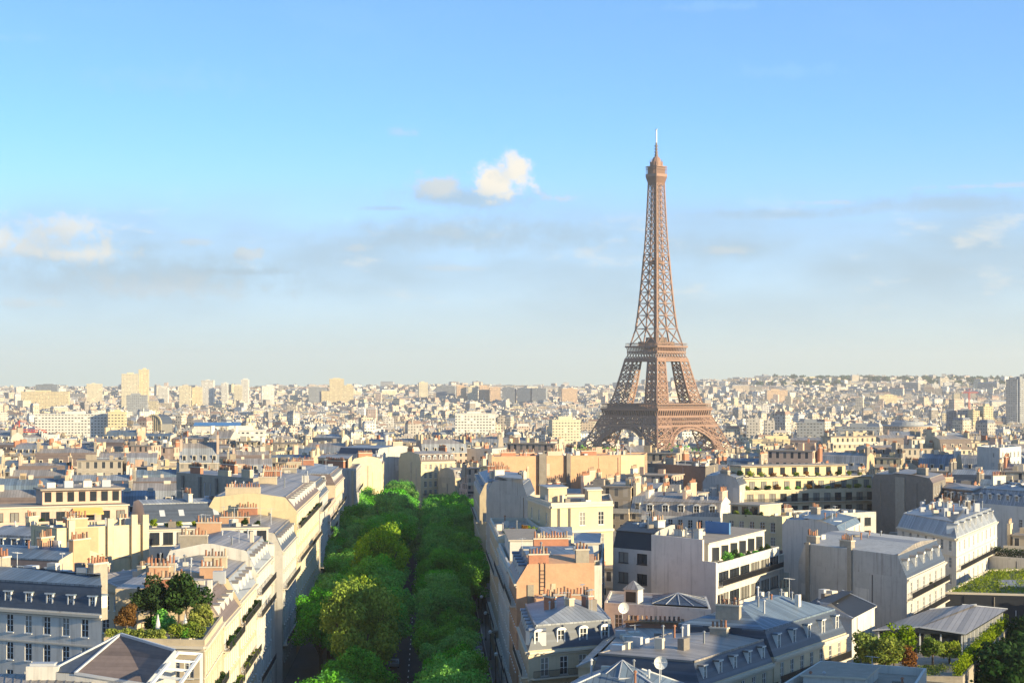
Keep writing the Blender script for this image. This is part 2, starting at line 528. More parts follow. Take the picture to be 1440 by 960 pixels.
# leaf meshes (numpy)
def leaf_mesh(name, blobs, n, size, mat, seed=0, extra=None):
    rng = np.random.default_rng(abs(int(seed)))
    w = np.array([b[3] ** 2 for b in blobs], float)
    idx = rng.choice(len(blobs), n, p=w / w.sum())
    C = np.array([b[:3] for b in blobs])[idx]
    R = np.array([b[3] for b in blobs])[idx]
    d = rng.normal(size=(n, 3))
    d /= np.linalg.norm(d, axis=1, keepdims=True)
    rad = R * (0.45 + 0.6 * rng.random(n) ** 0.5) * np.where(rng.random(n) < .25, rng.uniform(1.0, 1.4, n), 1.0)
    P = C + d * rad[:, None] * np.array([1, 1, 0.85])
    nr = d + rng.normal(scale=0.55, size=(n, 3))
    nr /= np.linalg.norm(nr, axis=1, keepdims=True)
    t = np.cross(nr, rng.normal(size=(n, 3)))
    t /= np.linalg.norm(t, axis=1, keepdims=True)
    b = np.cross(nr, t)
    s = size * (0.6 + 0.8 * rng.random(n))
    t *= s[:, None] * 0.5
    b *= s[:, None] * 0.42
    V = np.stack([P - t * 0.9, P + b * 0.8, P + t * 1.1, P - b * 0.8], axis=1).reshape(-1, 3)
    me = bpy.data.meshes.new(name)
    me.vertices.add(4 * n)
    me.vertices.foreach_set('co', V.astype(np.float32).ravel())
    me.loops.add(4 * n)
    me.loops.foreach_set('vertex_index', np.arange(4 * n, dtype=np.int32))
    me.polygons.add(n)
    me.polygons.foreach_set('loop_start', np.arange(0, 4 * n, 4, dtype=np.int32))
    me.update(calc_edges=True)
    at = me.attributes.new('tone', 'FLOAT', 'FACE')
    bt = rng.random(len(blobs))
    at.data.foreach_set('value', np.clip(0.38 * bt[idx] + 0.62 * rng.random(n), 0, 1).astype(np.float32))
    me.materials.append(mat)
    me.validate()
    return me
# ------------------------------------------------------------------ terrain
def grid_sheet(name, xs, ys, zf, mat):
    V = [(x, y, zf(x, y)) for y in ys for x in xs]
    nx = len(xs)
    fs = [(j * nx + i, j * nx + i + 1, (j + 1) * nx + i + 1, (j + 1) * nx + i) for j in range(len(ys) - 1) for i in range(nx - 1)]
    me = bpy.data.meshes.new(name)
    me.from_pydata(V, [], fs)
    me.materials.append(mat)
    return link(name, me)


M['ground'] = pmat('city_ground', (0.10, 0.10, 0.095), rough=0.95, var=0.15, scale=0.01)
xs = list(range(-6000, 6001, 150))
ys = list(range(-600, 2000, 50)) + list(range(2000, 13001, 200))
tag(grid_sheet('ground', xs, ys, lambda x, y: ground(x, y) - 0.02, M['ground']), kind='structure')

# avenue: carriageway, pavements with kerbs, lane marks (sheets follow the slope)
def strip(name, o0, o1, y0, y1, dz, mat, step=25.0, thick=0.0):
    mb = MB()
    n = max(1, int((y1 - y0) / step))
    for i in range(n):
        a, b = y0 + (y1 - y0) * i / n, y0 + (y1 - y0) * (i + 1) / n
        za, zb = ground(axis(a), a) + dz, ground(axis(b), b) + dz
        p = [(axis(a) + o0, a, za), (axis(a) + o1, a, za), (axis(b) + o1, b, zb), (axis(b) + o0, b, zb)]
        mb.poly(p)
        if thick:
            mb.poly([(p[0][0], p[0][1], za - thick), p[0], p[3], (p[3][0], p[3][1], zb - thick)])
            mb.poly([p[1], (p[1][0], p[1][1], za - thick), (p[2][0], p[2][1], zb - thick), p[2]])
    return tag(mb.build(name, mat), kind='structure')


strip('road', -9.5, 9.0, 90, 760, 0.02, M['asphalt'])
strip('pavement', -21.6, -9.8, 120, 760, 0.14, M['pave'])
strip('pavement', 9.3, 10.6, 120, 760, 0.14, M['pave'])
strip('road', 10.6, 14.6, 90, 760, 0.024, M['asphalt'])
strip('pavement', 14.6, 16.2, 120, 760, 0.14, M['pave'])
strip('kerb', 14.4, 14.6, 120, 760, 0.15, M['kerb'], thick=0.16)
strip('kerb', -9.8, -9.5, 120, 760, 0.15, M['kerb'], thick=0.16)
strip('kerb', 9.0, 9.3, 120, 760, 0.15, M['kerb'], thick=0.16)
mk = MB()
for i in range(80):
    y = 150 + i * 7
    z = ground(axis(y), y) + 0.03
    mk.poly([(axis(y) - .08, y, z), (axis(y) + .08, y, z), (axis(y + 2.2) + .08, y + 2.2, z), (axis(y + 2.2) - .08, y + 2.2, z)])
tag(mk.build('road_markings', M['mark']), kind='structure')


# ------------------------------------------------------------------ the iron tower
def interp(tab, h):
    for (a, va), (b, vb) in zip(tab, tab[1:]):
        if h <= b:
            t = (h - a) / (b - a)
            return va + (vb - va) * t
    return tab[-1][1]


HW = [(0, 60.0), (20, 49.8), (40, 41.0), (57, 33.5), (63, 30.0), (80, 25.6), (100, 21.2), (115, 18.2), (118, 15.8), (135, 13.1), (155, 11.3), (174, 9.9),
      (195, 8.5), (213, 7.4), (235, 6.4), (260, 5.5), (276, 5.0)]
LW = [(0, 25.0), (57, 15.5), (63, 14.5), (104, 10.5), (118, 10.0)]


def hw(h):
    return interp(HW, h)


def lw(h):
    return interp(LW, h)


def tower():
    TY = 1750.0
    tx = X(923, TY)
    root = thing('iron_lattice_tower', 'tall brown iron lattice tower with four arched legs, rising above the whole city', 'tower',
                 (tx, TY, -25.0), math.atan2(-TY, -tx) + math.radians(45 + 1.0))

    def leg(sx, sy, h0, h1, n, name):
        mb = MB()
        hs = [h0 + (h1 - h0) * i / n for i in range(n + 1)]

        def P(i, j, h):
            a, b = hw(h), hw(h) - lw(h)
            return Vector((sx * (a if i else b), sy * (a if j else b), h))
        cor = [(0, 0), (1, 0), (1, 1), (0, 1)]
        for k in range(n):
            a, b = hs[k], hs[k + 1]
            mid = (a + b) / 2
            for ci in range(4):
                c, d = cor[ci], cor[(ci + 1) % 4]
                mb.bar(P(*c, a), P(*c, b), 0.66)
                mb.bar(P(*c, a), P(*d, b), 0.36)
                mb.bar(P(*d, a), P(*c, b), 0.36)
                mb.bar(P(*c, b), P(*d, b), 0.45)
                mb.bar((P(*c, a) + P(*d, a)) / 2, (P(*c, b) + P(*d, b)) / 2, 0.28)
                # secondary bracing
                q = (P(*c, a) + P(*d, a)) / 2
                r = (P(*c, b) + P(*d, b)) / 2
                m1, m2 = (P(*c, a) + P(*c, b)) / 2, (P(*d, a) + P(*d, b)) / 2
                for s_, e_ in ((q, m1), (q, m2), (r, m1), (r, m2)):
                    mb.bar(s_, e_, 0.3 if h0 == 0 else 0.40)
        if h0 == 0:
            for i in (0, 1):
                for j in (0, 1):
                    p = P(i, j, 0)
                    mb.box(p.x - 3, p.y - 3, -1, p.x + 3, p.y + 3, 3)
        return mb.build(name, M['iron_tower'], root)
    for sx in (-1, 1):
        for sy in (-1, 1):
            leg(sx, sy, 0, 51, 5, 'leg')
            leg(sx, sy, 62, 104, 5, 'upper_leg')

    def faces4(mb, f):
        for k in range(4):
            c, s = [(1, 0), (0, 1), (-1, 0), (0, -1)][k]
            f(lambda u, dpt, h, c=c, s=s: Vector((u * c + dpt * s, u * s - dpt * c, h)))

    # arches: one on each side, in the leaning face plane
    for k in range(4):
        c, s = [(1, 0), (0, 1), (-1, 0), (0, -1)][k]
        T = lambda u, dpt, h: Vector((u * c + dpt * s, u * s - dpt * c, h))
        mb = MB()
        n = 28
        prev = None
        for i in range(n + 1):
            t = math.pi * i / n
            a = (37.0 * math.cos(t), 3 + 36.5 * math.sin(t))
            b = (40.2 * math.cos(t), 3 + 39.6 * math.sin(t))
            pa, pb = T(a[0], hw(max(0, a[1])) + .2, a[1]), T(b[0], hw(max(0, b[1])) + .2, b[1])
            pc = T(a[0], hw(max(0, a[1])) - 3.2, a[1])
            if prev:
                mb.bar(prev[0], pa, 0.7)
                mb.bar(prev[1], pb, 0.6)
                mb.bar(prev[2], pc, 0.5)
                mb.bar(prev[0], pb, 0.25)
                mb.bar(prev[1], pa, 0.25)
                mb.poly([prev[0], pa, pc, prev[2]])
            mb.bar(pa, pb, 0.25)
            prev = (pa, pb, pc)
        # lattice spandrels between arch and girder
        for i in range(-7, 8):
            u = i * 5.0
            if abs(u) < 39:
                h = 3 + 39.6 * math.sqrt(max(0, 1 - (u / 40.2) ** 2))
                if h < 42.5 and abs(u) < hw(h) - 0.0:
                    mb.bar(T(u, hw(h), h), T(u, hw(43), 43), 0.3)
                    u2 = u + (5 if u < 0 else -5)
                    mb.bar(T(u, hw(h), h), T(u2, hw(43), 43), 0.25)
        mb.build('arch', M['iron_tower'], root)

    # first platform
    mb = MB()

    def g1(T):
        for h in (42.0, 46.0, 50.5):
            mb.bar(T(-hw(h), hw(h), h), T(hw(h), hw(h), h), 0.8 if h != 46.0 else 0.4)
        for h0, h1, n in ((42.0, 46.0, 26), (46.0, 50.5, 26)):
            for i in range(n):
                u0, u1 = -1 + 2 * i / n, -1 + 2 * (i + 1) / n
                a, b = hw(h0), hw(h1)
                mb.bar(T(u0 * a, a, h0), T(u1 * b, b, h1), 0.3)
                mb.bar(T(u1 * a, a, h0), T(u0 * b, b, h1), 0.3)
        n = 24
        for i in range(n + 1):
            u = -35.4 + 70.8 * i / n
            mb.bar(T(u * .985, 34.5, 50.6), T(u, 36.3, 56.6), 0.55)
            if i < n:
                um = u + 70.8 / n / 2
                mb.bar(T(u, 36.2, 55.0), T(um, 36.2, 56.8), 0.3)
                mb.bar(T(u + 70.8 / n, 36.2, 55.0), T(um, 36.2, 56.8), 0.3)
        mb.bar(T(-36.6, 36.6, 57.2), T(36.6, 36.6, 57.2), 0.9)
        for i in range(37):
            u = -35.5 + 71 * i / 36
            mb.bar(T(u, 36.2, 57.5), T(u, 36.2, 61.8), 0.18)
        mb.bar(T(-36.2, 36.2, 59.0), T(36.2, 36.2, 59.0), 0.25)
        mb.bar(T(-36.2, 36.2, 61.9), T(36.2, 36.2, 61.9), 0.35)
    faces4(mb, g1)
    mb.build('first_platform', M['iron_tower'], root)
    mb = MB()
    for a, b, z0, z1 in ((-35, 35, 50.8, 51.6),):
        mb.box(a, a, z0, b, b, z1)
    for k in range(4):
        pass
    mb.box(-35.9, -35.9, 56.4, 35.9, 35.9, 57.1)
    mb.box(-32.5, -32.5, 57.1, 32.5, -20, 62.6)
    mb.box(-32.5, 20, 57.1, 32.5, 32.5, 62.6)
    mb.box(-32.5, -20, 57.1, -20, 20, 62.6)
    mb.box(20, -20, 57.1, 32.5, 20, 62.6)
    mb.build('gallery_deck', M['iron_dark'], root)
    # inner wall behind the corbels
    mb = MB()
    def g1b(T):
        mb.poly([T(-33.6, 33.6, 50.6), T(33.6, 33.6, 50.6), T(35.2, 35.2, 56.4), T(-35.2, 35.2, 56.4)])
    faces4(mb, g1b)
    mb.build('corbel_wall', M['iron_dark'], root)

    # second platform
    mb = MB()

    def g2(T):
        for h, r in ((102.5, 1.0), (104.3, .5), (110.2, 0.7)):
            mb.bar(T(-hw(h), hw(h), h), T(hw(h), hw(h), h), r)
        n = 11
        for i in range(n):
            u0, u1 = -1 + 2 * i / n, -1 + 2 * (i + 1) / n
            a, b = hw(104.3), hw(110)
            mb.bar(T(u0 * a, a, 104.3), T(u1 * b, b, 110), 0.34)
            mb.bar(T(u1 * a, a, 104.3), T(u0 * b, b, 110), 0.34)
        for i in range(19):
            u = -19.2 + 38.4 * i / 18
            mb.bar(T(u * .96, 18.9, 110.4), T(u, 20.0, 114.6), 0.34)
        mb.bar(T(-20.4, 20.4, 115.2), T(20.4, 20.4, 115.2), 0.75)
        for i in range(25):
            u = -20 + 40 * i / 24
            mb.bar(T(u, 20.2, 115.6), T(u, 20.2, 118.2), 0.13)
        mb.bar(T(-20.2, 20.2, 118.3), T(20.2, 20.2, 118.3), 0.22)
    faces4(mb, g2)
    mb.build('second_platform', M['iron_tower'], root)
    mb = MB()
    mb.box(-19.6, -19.6, 114.6, 19.6, 19.6, 115.3)
    mb.box(-18.2, -18.2, 109.6, 18.2, 18.2, 110.2)
    mb.box(-19.4, -19.4, 102.6, 19.4, 19.4, 103.2)
    mb.box(-12, -12, 115.3, 12, 12, 120)
    mb.box(-7, -7, 120, 7, 7, 124)
    mb.build('viewing_deck', M['iron_dark'], root)

    # upper shaft
    mb = MB()
    h = 116.0
    while h < 268:
        w_ = hw(h)
        step = max(5.6, w_ * 0.92)
        h2 = min(268, h + step)

        def sh(T, a=hw(h), b=hw(h2), h=h, h2=h2):
            r = 0.26 if h > 200 else 0.33
            mb.bar(T(-a, a, h), T(-b, b, h2), 0.72 if h < 200 else 0.52)
            mb.bar(T(0, a, h), T(0, b, h2), 0.42)
            for u0 in (-1, 0):
                mb.bar(T(u0 * a, a, h), T((u0 + 1) * b, b, h2), r)
                mb.bar(T((u0 + 1) * a, a, h), T(u0 * b, b, h2), r)
            mb.bar(T(-b, b, h2), T(b, b, h2), r)
        faces4(mb, sh)
        h = h2
    mb.build('upper_shaft', M['iron_tower'], root)
    mb = MB()
    mb.box(-1.7, -1.7, 116, 1.7, 1.7, 268)
    mb.box(-4.5, -4.5, 192, 4.5, 4.5, 196)
    mb.build('lift_shaft', M['iron_dark'], root)
    # top
    mb = MB()

    def g3(T):
        for i in range(9):
            u = -1 + 2 * i / 8
            mb.bar(T(u * 5.0, 5.05, 266.5), T(u * 6.9, 6.9, 274.0), 0.3)
        mb.poly([T(-4.9, 4.9, 266), T(4.9, 4.9, 266), T(6.6, 6.6, 274), T(-6.6, 6.6, 274)])
        for i in range(13):
            u = -6.6 + 13.2 * i / 12
            mb.bar(T(u, 7.0, 276.5), T(u, 7.0, 283), 0.12)
        mb.bar(T(-7.0, 7.0, 281.2), T(7.0, 7.0, 281.2), 0.25)
        mb.bar(T(-7.1, 7.1, 283.3), T(7.1, 7.1, 283.3), 0.3)
    faces4(mb, g3)
    mb.box(-7.1, -7.1, 274, 7.1, 7.1, 276.6)
    mb.box(-5.6, -5.6, 276.6, 5.6, 5.6, 283)
    mb.box(-6.4, -6.4, 283, 6.4, 6.4, 284)
    mb.box(-4.3, -4.3, 284, 4.3, 4.3, 288)
    for i in range(6):
        r0, r1 = 4.3 * math.cos(i / 6 * 1.4), 4.3 * math.cos((i + 1) / 6 * 1.4)
        mb.cyl(0, 0, 288 + 5.5 * math.sin(i / 6 * 1.4), 288 + 5.5 * math.sin((i + 1) / 6 * 1.4), r0, r1, 10)
    rr = random.Random(4)
    for i in range(16):
        a = rr.uniform(0, 6.28)
        mb.bar((5.5 * math.cos(a), 5.5 * math.sin(a), 284), (6 * math.cos(a), 6 * math.sin(a), 287 + rr.uniform(0, 4)), 0.16)
    mb.build('top_cabin', M['iron_tower'], root)
    mb = MB()
    mb.cyl(0, 0, 292, 297, 1.6, 1.1, 8)
    mb.cyl(0, 0, 297, 306, 0.95, 0.8, 8)
    for i in range(4):
        mb.box(-1.4, -1.4, 294 + 2.8 * i, 1.4, 1.4, 294.8 + 2.8 * i)
    mast = mb.build('antenna_mast', M['iron_dark'], root)
    mb = MB()
    mb.cyl(0, 0, 306, 318.5, 0.7, 0.6, 8)
    mb.box(-1.3, -.25, 318.2, 1.3, .25, 318.8)
    mb.build('antenna_tip', M['frame'], mast)
    return root


tower()

# ------------------------------------------------------------------ trees of the avenue
rt = random.Random(11)


def crown_blobs(r, rx, rz, zc, n, b0, b1):
    out = []
    for i in range(n):
        a, q = r.uniform(0, 2 * math.pi), r.uniform(-0.75, 1.0)
        s = math.sqrt(max(0, 1 - q * q))
        k = r.uniform(0.45, 0.94)
        out.append((rx * s * math.cos(a) * k, rx * s * math.sin(a) * k, zc + rz * q * k, r.uniform(b0, b1)))
    return out


def tree_set(n, leaves, size, mat, rx=5.6, rz=6.2, zc=10.6, nb=46, b0=1.1, b1=2.3, seed=1):
    crowns = []
    for i in range(n):
        r = random.Random(seed * 100 + i)
        bl = crown_blobs(r, rx * r.uniform(.92, 1.08), rz * r.uniform(.92, 1.08), zc, nb, b0, b1)
        crowns.append(leaf_mesh('crown', bl, leaves, size, mat, seed * 7 + i))
    mb = MB()
    r = random.Random(seed)
    mb.cyl(0, 0, 0, 5.5, 0.42, 0.27, 8)
    for k in range(7):
        a = k * 0.9 + r.uniform(-.3, .3)
        e = (3.6 * math.cos(a), 3.6 * math.sin(a), 10 + r.uniform(-1.5, 3))
        m_ = (1.3 * math.cos(a), 1.3 * math.sin(a), 7.0)
        mb.bar((0, 0, 4.6 + .1 * k), m_, 0.15)
        mb.bar(m_, e, 0.09)
    return crowns, mb.mesh('trunk', [M['bark']])


crowns, trunk = tree_set(7, 13500, 0.42, M['leaf'], rx=6.0, rz=6.2, zc=10.4, nb=34, b0=.9, b1=2.3)
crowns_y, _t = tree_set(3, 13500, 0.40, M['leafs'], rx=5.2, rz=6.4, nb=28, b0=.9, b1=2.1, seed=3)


def avenue_tree(x, y, s, lab, group, sunny=False, sz=1.0):
    t = thing('avenue_tree', lab, 'tree', (x, y, ground(x, y)), rt.uniform(0, 6.28), group)
    t.scale = (s, s * rt.uniform(.92, 1.08), s * sz)
    link('trunk', trunk, t)
    link('crown', rt.choice(crowns_y if sunny else crowns), t)


for side, off in (('left', -6.7), ('right', 6.6)):
    y = 203.0
    k = 0
    while y < 652:
        k += 1
        yy = y + rt.uniform(-1.2, 1.2)
        xx = axis(yy) + off + rt.uniform(-.9, .9)
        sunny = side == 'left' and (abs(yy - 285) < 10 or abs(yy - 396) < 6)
        lab = '%sleafy green avenue tree, %s from the near end of the %s-hand row' % ('tall sunlight-tinted ' if sunny else '', ordinal(k), side)
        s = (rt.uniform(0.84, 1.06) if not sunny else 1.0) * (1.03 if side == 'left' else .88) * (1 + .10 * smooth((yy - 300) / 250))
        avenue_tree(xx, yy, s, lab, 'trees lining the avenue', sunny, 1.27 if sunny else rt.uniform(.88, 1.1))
        y += rt.uniform(9.8, 12.2)
for side, y0, n, off in (('left', 322, 27, -14.6), ('right', 400, 21, 12.4), ('farthest left', 440, 18, -18.6)):      # shaded lines against the houses
    for k in range(n):
        yy = y0 + k * 12.2 + rt.uniform(-2, 2)
        avenue_tree(axis(yy) + off + rt.uniform(-.6, .6), yy, rt.uniform(.78, .95) * (1 + .12 * smooth((yy - 450) / 150)),
                    'smaller dark avenue tree against the %s-hand houses, %s from the near end' % (side, ordinal(k + 1)), 'dark trees against the houses')

# ------------------------------------------------------------------ haze over the whole town
def haze_box():
    m = bpy.data.materials.new('haze_air')
    m.use_nodes = True
    m.node_tree.nodes.clear()
    g = NT(m.node_tree)
    out = g.n('ShaderNodeOutputMaterial')
    v = g.n('ShaderNodeVolumePrincipled')
    v.inputs['Color'].default_value = (0.99, 0.97, 0.94, 1)
    v.inputs['Density'].default_value = HAZE
    v.inputs['Anisotropy'].default_value = 0.2
    g.t.links.new(v.outputs[0], out.inputs['Volume'])
    mb = MB()
    mb.box(-6100, -700, -30, 6100, 13150, 310)
    tag(mb.build('haze', m), kind='stuff')


HAZE = 6.2e-5
haze_box()
# ------------------------------------------------------------------ near buildings: real openings, frames, panes, dormers, chimneys
placed = []
rn = random.Random(21)
_wm, _pm, _dm, _rm, _pot = {}, {}, {}, {}, {}


def C(px, Y):
    return (X(px, Y), Y)


def inset(poly, ds):
    """move every edge of a CCW polygon inwards by ds[i]"""
    n = len(poly)
    L = []
    for i in range(n):
        a, b = poly[i], poly[(i + 1) % n]
        dx, dy = b[0] - a[0], b[1] - a[1]
        l = math.hypot(dx, dy)
        nx, ny = -dy / l, dx / l
        L.append(((a[0] + nx * ds[i], a[1] + ny * ds[i]), (dx, dy)))
    out = []
    for i in range(n):
        (p, d), (q, e) = L[i - 1], L[i]
        cr = d[0] * e[1] - d[1] * e[0]
        t = ((q[0] - p[0]) * e[1] - (q[1] - p[1]) * e[0]) / cr
        out.append((p[0] + d[0] * t, p[1] + d[1] * t))
    return out


def window_mesh(w, h, style):
    k = (round(w, 2), round(h, 2), style)
    if k not in _wm:
        mb, pb = MB(), MB()
        t = .07 if style != 'ribbon' else .05
        mb.box(-w / 2, -.05, 0, -w / 2 + t, .03, h)
        mb.box(w / 2 - t, -.05, 0, w / 2, .03, h)
        mb.box(-w / 2 + t, -.05, 0, w / 2 - t, .03, t)
        mb.box(-w / 2 + t, -.05, h - t, w / 2 - t, .03, h)
        n = 2 if style != 'ribbon' else max(2, int(w / 1.3))
        for i in range(1, n):
            x = -w / 2 + w * i / n
            mb.box(x - t * .6, -.045, t, x + t * .6, .02, h - t)
        if style == 'french':
            for f in (.36, .68):
                mb.box(-w / 2 + t, -.035, h * f, w / 2 - t, .015, h * f + .05)
        mb.box(-w / 2 - .06, -.22, -.1, w / 2 + .06, -.001, -.005)
        _wm[k] = mb.mesh('window', [M['frame'] if style != 'dark' and style != 'ribbon' else M['iron']])
        ps = []
        for mt in ('glass', 'glass', 'curtain'):
            pb = MB()
            pb.poly([(-w / 2, .04, 0), (w / 2, .04, 0), (w / 2, .04, h), (-w / 2, .04, h)])
            ps.append(pb.mesh('pane', [M[mt]]))
        _pm[k] = ps
    return _wm[k], _pm[k]


def railing_mesh(L, h=.95, planter=False):
    k = (round(L, 1), h)
    if k not in _rm:
        mb = MB()
        mb.box(-L / 2, -.03, h - .06, L / 2, .03, h)
        mb.box(-L / 2, -.025, .08, L / 2, .025, .12)
        n = max(2, int(L / .16))
        for i in range(n + 1):
            x = -L / 2 + L * i / n
            mb.box(x - .022, -.02, .12, x + .022, .02, h - .06, bottom=False)
        _rm[k] = mb.mesh('railing', [M['iron']])
    return _rm[k]


def dormer_mesh(w, h, style, roofm):
    k = (w, h, style, roofm)
    if k not in _dm:
        mb = MB()
        dep = 2.0
        mb.box(-w / 2, -.02, 0, -w / 2 + .16, dep, h, 0)
        mb.box(w / 2 - .16, -.02, 0, w / 2, dep, h, 0)
        mb.box(-w / 2 + .16, -.02, 0, w / 2 - .16, dep, .14, 0)
        mb.box(-w / 2 + .16, .10, .14, w / 2 - .16, dep, h, 1)
        mb.box(-.04, .05, .14, .04, .098, h, 0)
        mb.box(-w / 2 + .16, .05, h * .62, -.041, .098, h * .62 + .05, 0)
        mb.box(.041, .05, h * .62, w / 2 - .16, .098, h * .62 + .05, 0)
        if style == 'round':
            n = 7
            pr = [(-(w / 2 + .1) * math.cos(math.pi * i / n), h + .38 * math.sin(math.pi * i / n)) for i in range(n + 1)]
        elif style == 'gable':
            pr = [(-w / 2 - .12, h), (0, h + .5), (w / 2 + .12, h)]
        else:
            pr = [(-w / 2 - .12, h), (-w / 2 - .12, h + .16), (w / 2 + .12, h + .16), (w / 2 + .12, h)]
        for a, b in zip(pr, pr[1:]):
            mb.poly([(a[0], -.14, a[1]), (b[0], -.14, b[1]), (b[0], dep, b[1]), (a[0], dep, a[1])][::-1], 2)
        mb.poly([(p[0], -.14, p[1]) for p in pr][::-1], 0)
        mb.poly([(p[0], dep, p[1]) for p in pr], 2)
        mb.poly([(pr[0][0], -.14, h), (pr[-1][0], -.14, h), (pr[-1][0], dep, h), (pr[0][0], dep, h)], 2)
        _dm[k] = mb.mesh('dormer', [M['frame'], M['glass'], M[roofm]])
    return _dm[k]


def pot_mesh(h):
    h = (h, rn.choice(('terra', 'terra', 'terrad', 'terrac')))
    if h not in _pot:
        mb = MB()
        mb.cyl(0, 0, 0, h[0], .17, .12, 7)
        mb.cyl(0, 0, h[0], h[0] + .08, .16, .16, 7)
        _pot[h] = mb.mesh('chimney_pot', [M[h[1]]])
    return _pot[h]


class Near:
    """one building on a four-cornered footprint given in world metres (front-left, front-right, back-right, back-left seen from the avenue's start)"""
    def __init__(s, label, quad, z, wall='cream', cat='apartment building', name='apartment_building', base=-8.0, group='buildings round the avenue'):
        cx, cy = sum(p[0] for p in quad) / 4, sum(p[1] for p in quad) / 4
        s.gz = ground(cx, cy)
        s.rz = math.atan2(quad[1][1] - quad[0][1], quad[1][0] - quad[0][0])
        c, sn = math.cos(s.rz), math.sin(s.rz)
        s.p = [((x - cx) * c + (y - cy) * sn, -(x - cx) * sn + (y - cy) * c) for x, y in quad]
        s.c0, s.cs = (cx, cy), (c, sn)
        s.h = z - s.gz
        s.wallm = wall
        s.root = thing(name, label, cat, (cx, cy, s.gz), s.rz, group)
        s.wmb = MB()
        s.tmb = MB()
        s.wins = []
        s.done = set()
        s.blank = []
        for a, b in zip(quad, quad[1:] + quad[:1]):
            L = math.hypot(b[0] - a[0], b[1] - a[1])
            n = max(1, int(L / 5))
            for i in range(n):
                placed.append((a[0] + (b[0] - a[0]) * i / n, a[1] + (b[1] - a[1]) * i / n, 2.5))
        placed.append((cx, cy, min(math.dist(quad[0], quad[1]), math.dist(quad[1], quad[2])) * .5))

    FI = {'f': 0, 'r': 1, 'b': 2, 'l': 3}

    def edge(s, f):
        i = s.FI[f]
        a, b = s.p[i], s.p[(i + 1) % 4]
        L = math.dist(a, b)
        u = ((b[0] - a[0]) / L, (b[1] - a[1]) / L)
        return a, u, (u[1], -u[0]), L

    def face(s, f, cols=0, rows=0, ww=1.15, wh=2.0, pitch=3.15, top=.75, style='french', m0=1.0, m1=1.0, balc=(), skip=(), z1=None, rail=True, only=None, rec=.16):
        """wall face with a grid of real openings; floors counted from the top"""
        s.done.add(f)
        if not (cols and rows):
            s.blank.append(f)
        a, u, n, L = s.edge(f)
        z1 = s.h if z1 is None else z1
        P = lambda t, z, o=0.0: (a[0] + u[0] * t - n[0] * o, a[1] + u[1] * t - n[1] * o, z)
        z0 = -3.0
        cs = []
        if cols and rows:
            pc = (L - m0 - m1) / cols
            ww = min(ww, pc - .15)
            cs = [(m0 + pc * (i + .5) - ww / 2, m0 + pc * (i + .5) + ww / 2) for i in range(cols)]
            if only is not None:
                cs = [cs[i] for i in only]
        rs = []
        for r in range(rows):
            b = z1 - top - wh - r * pitch
            if b > 1.0:
                rs.append((b, b + wh))
        ub = [0.0] + [t for c_ in cs for t in c_] + [L]
        vb = [z0] + [t for r_ in rs[::-1] for t in r_] + [z1]
        nr = len(rs)
        for j in range(len(vb) - 1):
            for i in range(len(ub) - 1):
                hole = (i % 2 == 1) and (j % 2 == 1) and ((i // 2, nr - 1 - j // 2) not in skip)
                q = [(ub[i], vb[j]), (ub[i + 1], vb[j]), (ub[i + 1], vb[j + 1]), (ub[i], vb[j + 1])]
                if not hole:
                    s.wmb.poly([P(*t) for t in q])
                else:
                    D = rec
                    for e in range(4):
                        p_, q_ = q[e], q[(e + 1) % 4]
                        s.wmb.poly([P(*p_), P(*q_), P(*q_, D), P(*p_, D)])
                    wm, pm = window_mesh(ww, wh, style)
                    ang = math.atan2(u[1], u[0])
                    w_ = link('window', wm, s.root, P((ub[i] + ub[i + 1]) / 2, vb[j], D - .06), ang)
                    link('pane', rn.choice(pm), w_)
        # string courses and balconies
        ang = math.atan2(u[1], u[0])
        for r in range(nr):
            if r in balc:
                bz = rs[r][0] - .12
                mb = MB()
                mb.box(-L / 2 + .3, -.85, -.16, L / 2 - .3, -.003, 0)
                bo = mb.build('balcony', M['trim'], s.root, P(L / 2, bz), ang)
                if rail:
                    link('railing', railing_mesh(L - .6), bo, (0, -.8, 0))
            elif rail == 'each' and style == 'french':
                pass
        return s

    def strip(s, f, z0, z1, out, mat=None, t0=0.0, t1=None):
        a, u, n, L = s.edge(f)
        t1 = L if t1 is None else t1
        q = [(a[0] + u[0] * t, a[1] + u[1] * t) for t in (t0, t1)]
        o = lambda p, k: (p[0] + n[0] * k, p[1] + n[1] * k)
        s.tmb.prism([o(q[0], out), o(q[1], out), o(q[1], .003), o(q[0], .003)], z0, z1)
        s.tmb.poly([(p[0], p[1], z0) for p in (o(q[0], .003), o(q[1], .003), o(q[1], out), o(q[0], out))])
        return s

    def cornice(s, faces='f', drop=0.0):
        for f in faces:
            s.strip(f, s.h - .45 - drop, s.h - .15 - drop, .35)
            s.strip(f, s.h - .72 - drop, s.h - .55 - drop, .12)
            s.strip(f, s.h - 3.75 - drop, s.h - 3.58 - drop, .10)
        return s

    def flat(s, mat='gravel', par=.7, parm=None):
        mb = MB()
        mb.poly([(p[0], p[1], s.h) for p in s.p], 0)
        inn = inset(s.p, [.3] * 4)
        for i in range(4):
            a, b, c, d = s.p[i], s.p[(i + 1) % 4], inn[(i + 1) % 4], inn[i]
            mb.poly([(a[0], a[1], s.h), (b[0], b[1], s.h), (b[0], b[1], s.h + par), (a[0], a[1], s.h + par)], 1)
            mb.poly([(d[0], d[1], s.h), (c[0], c[1], s.h), (c[0], c[1], s.h + par), (d[0], d[1], s.h + par)][::-1], 1)
            mb.poly([(a[0], a[1], s.h + par), (b[0], b[1], s.h + par), (c[0], c[1], s.h + par), (d[0], d[1], s.h + par)], 1)
        s.roof = mb.build('roof', [M[mat], M[parm or s.wallm]], s.root)
        s.top = s.h
        return s

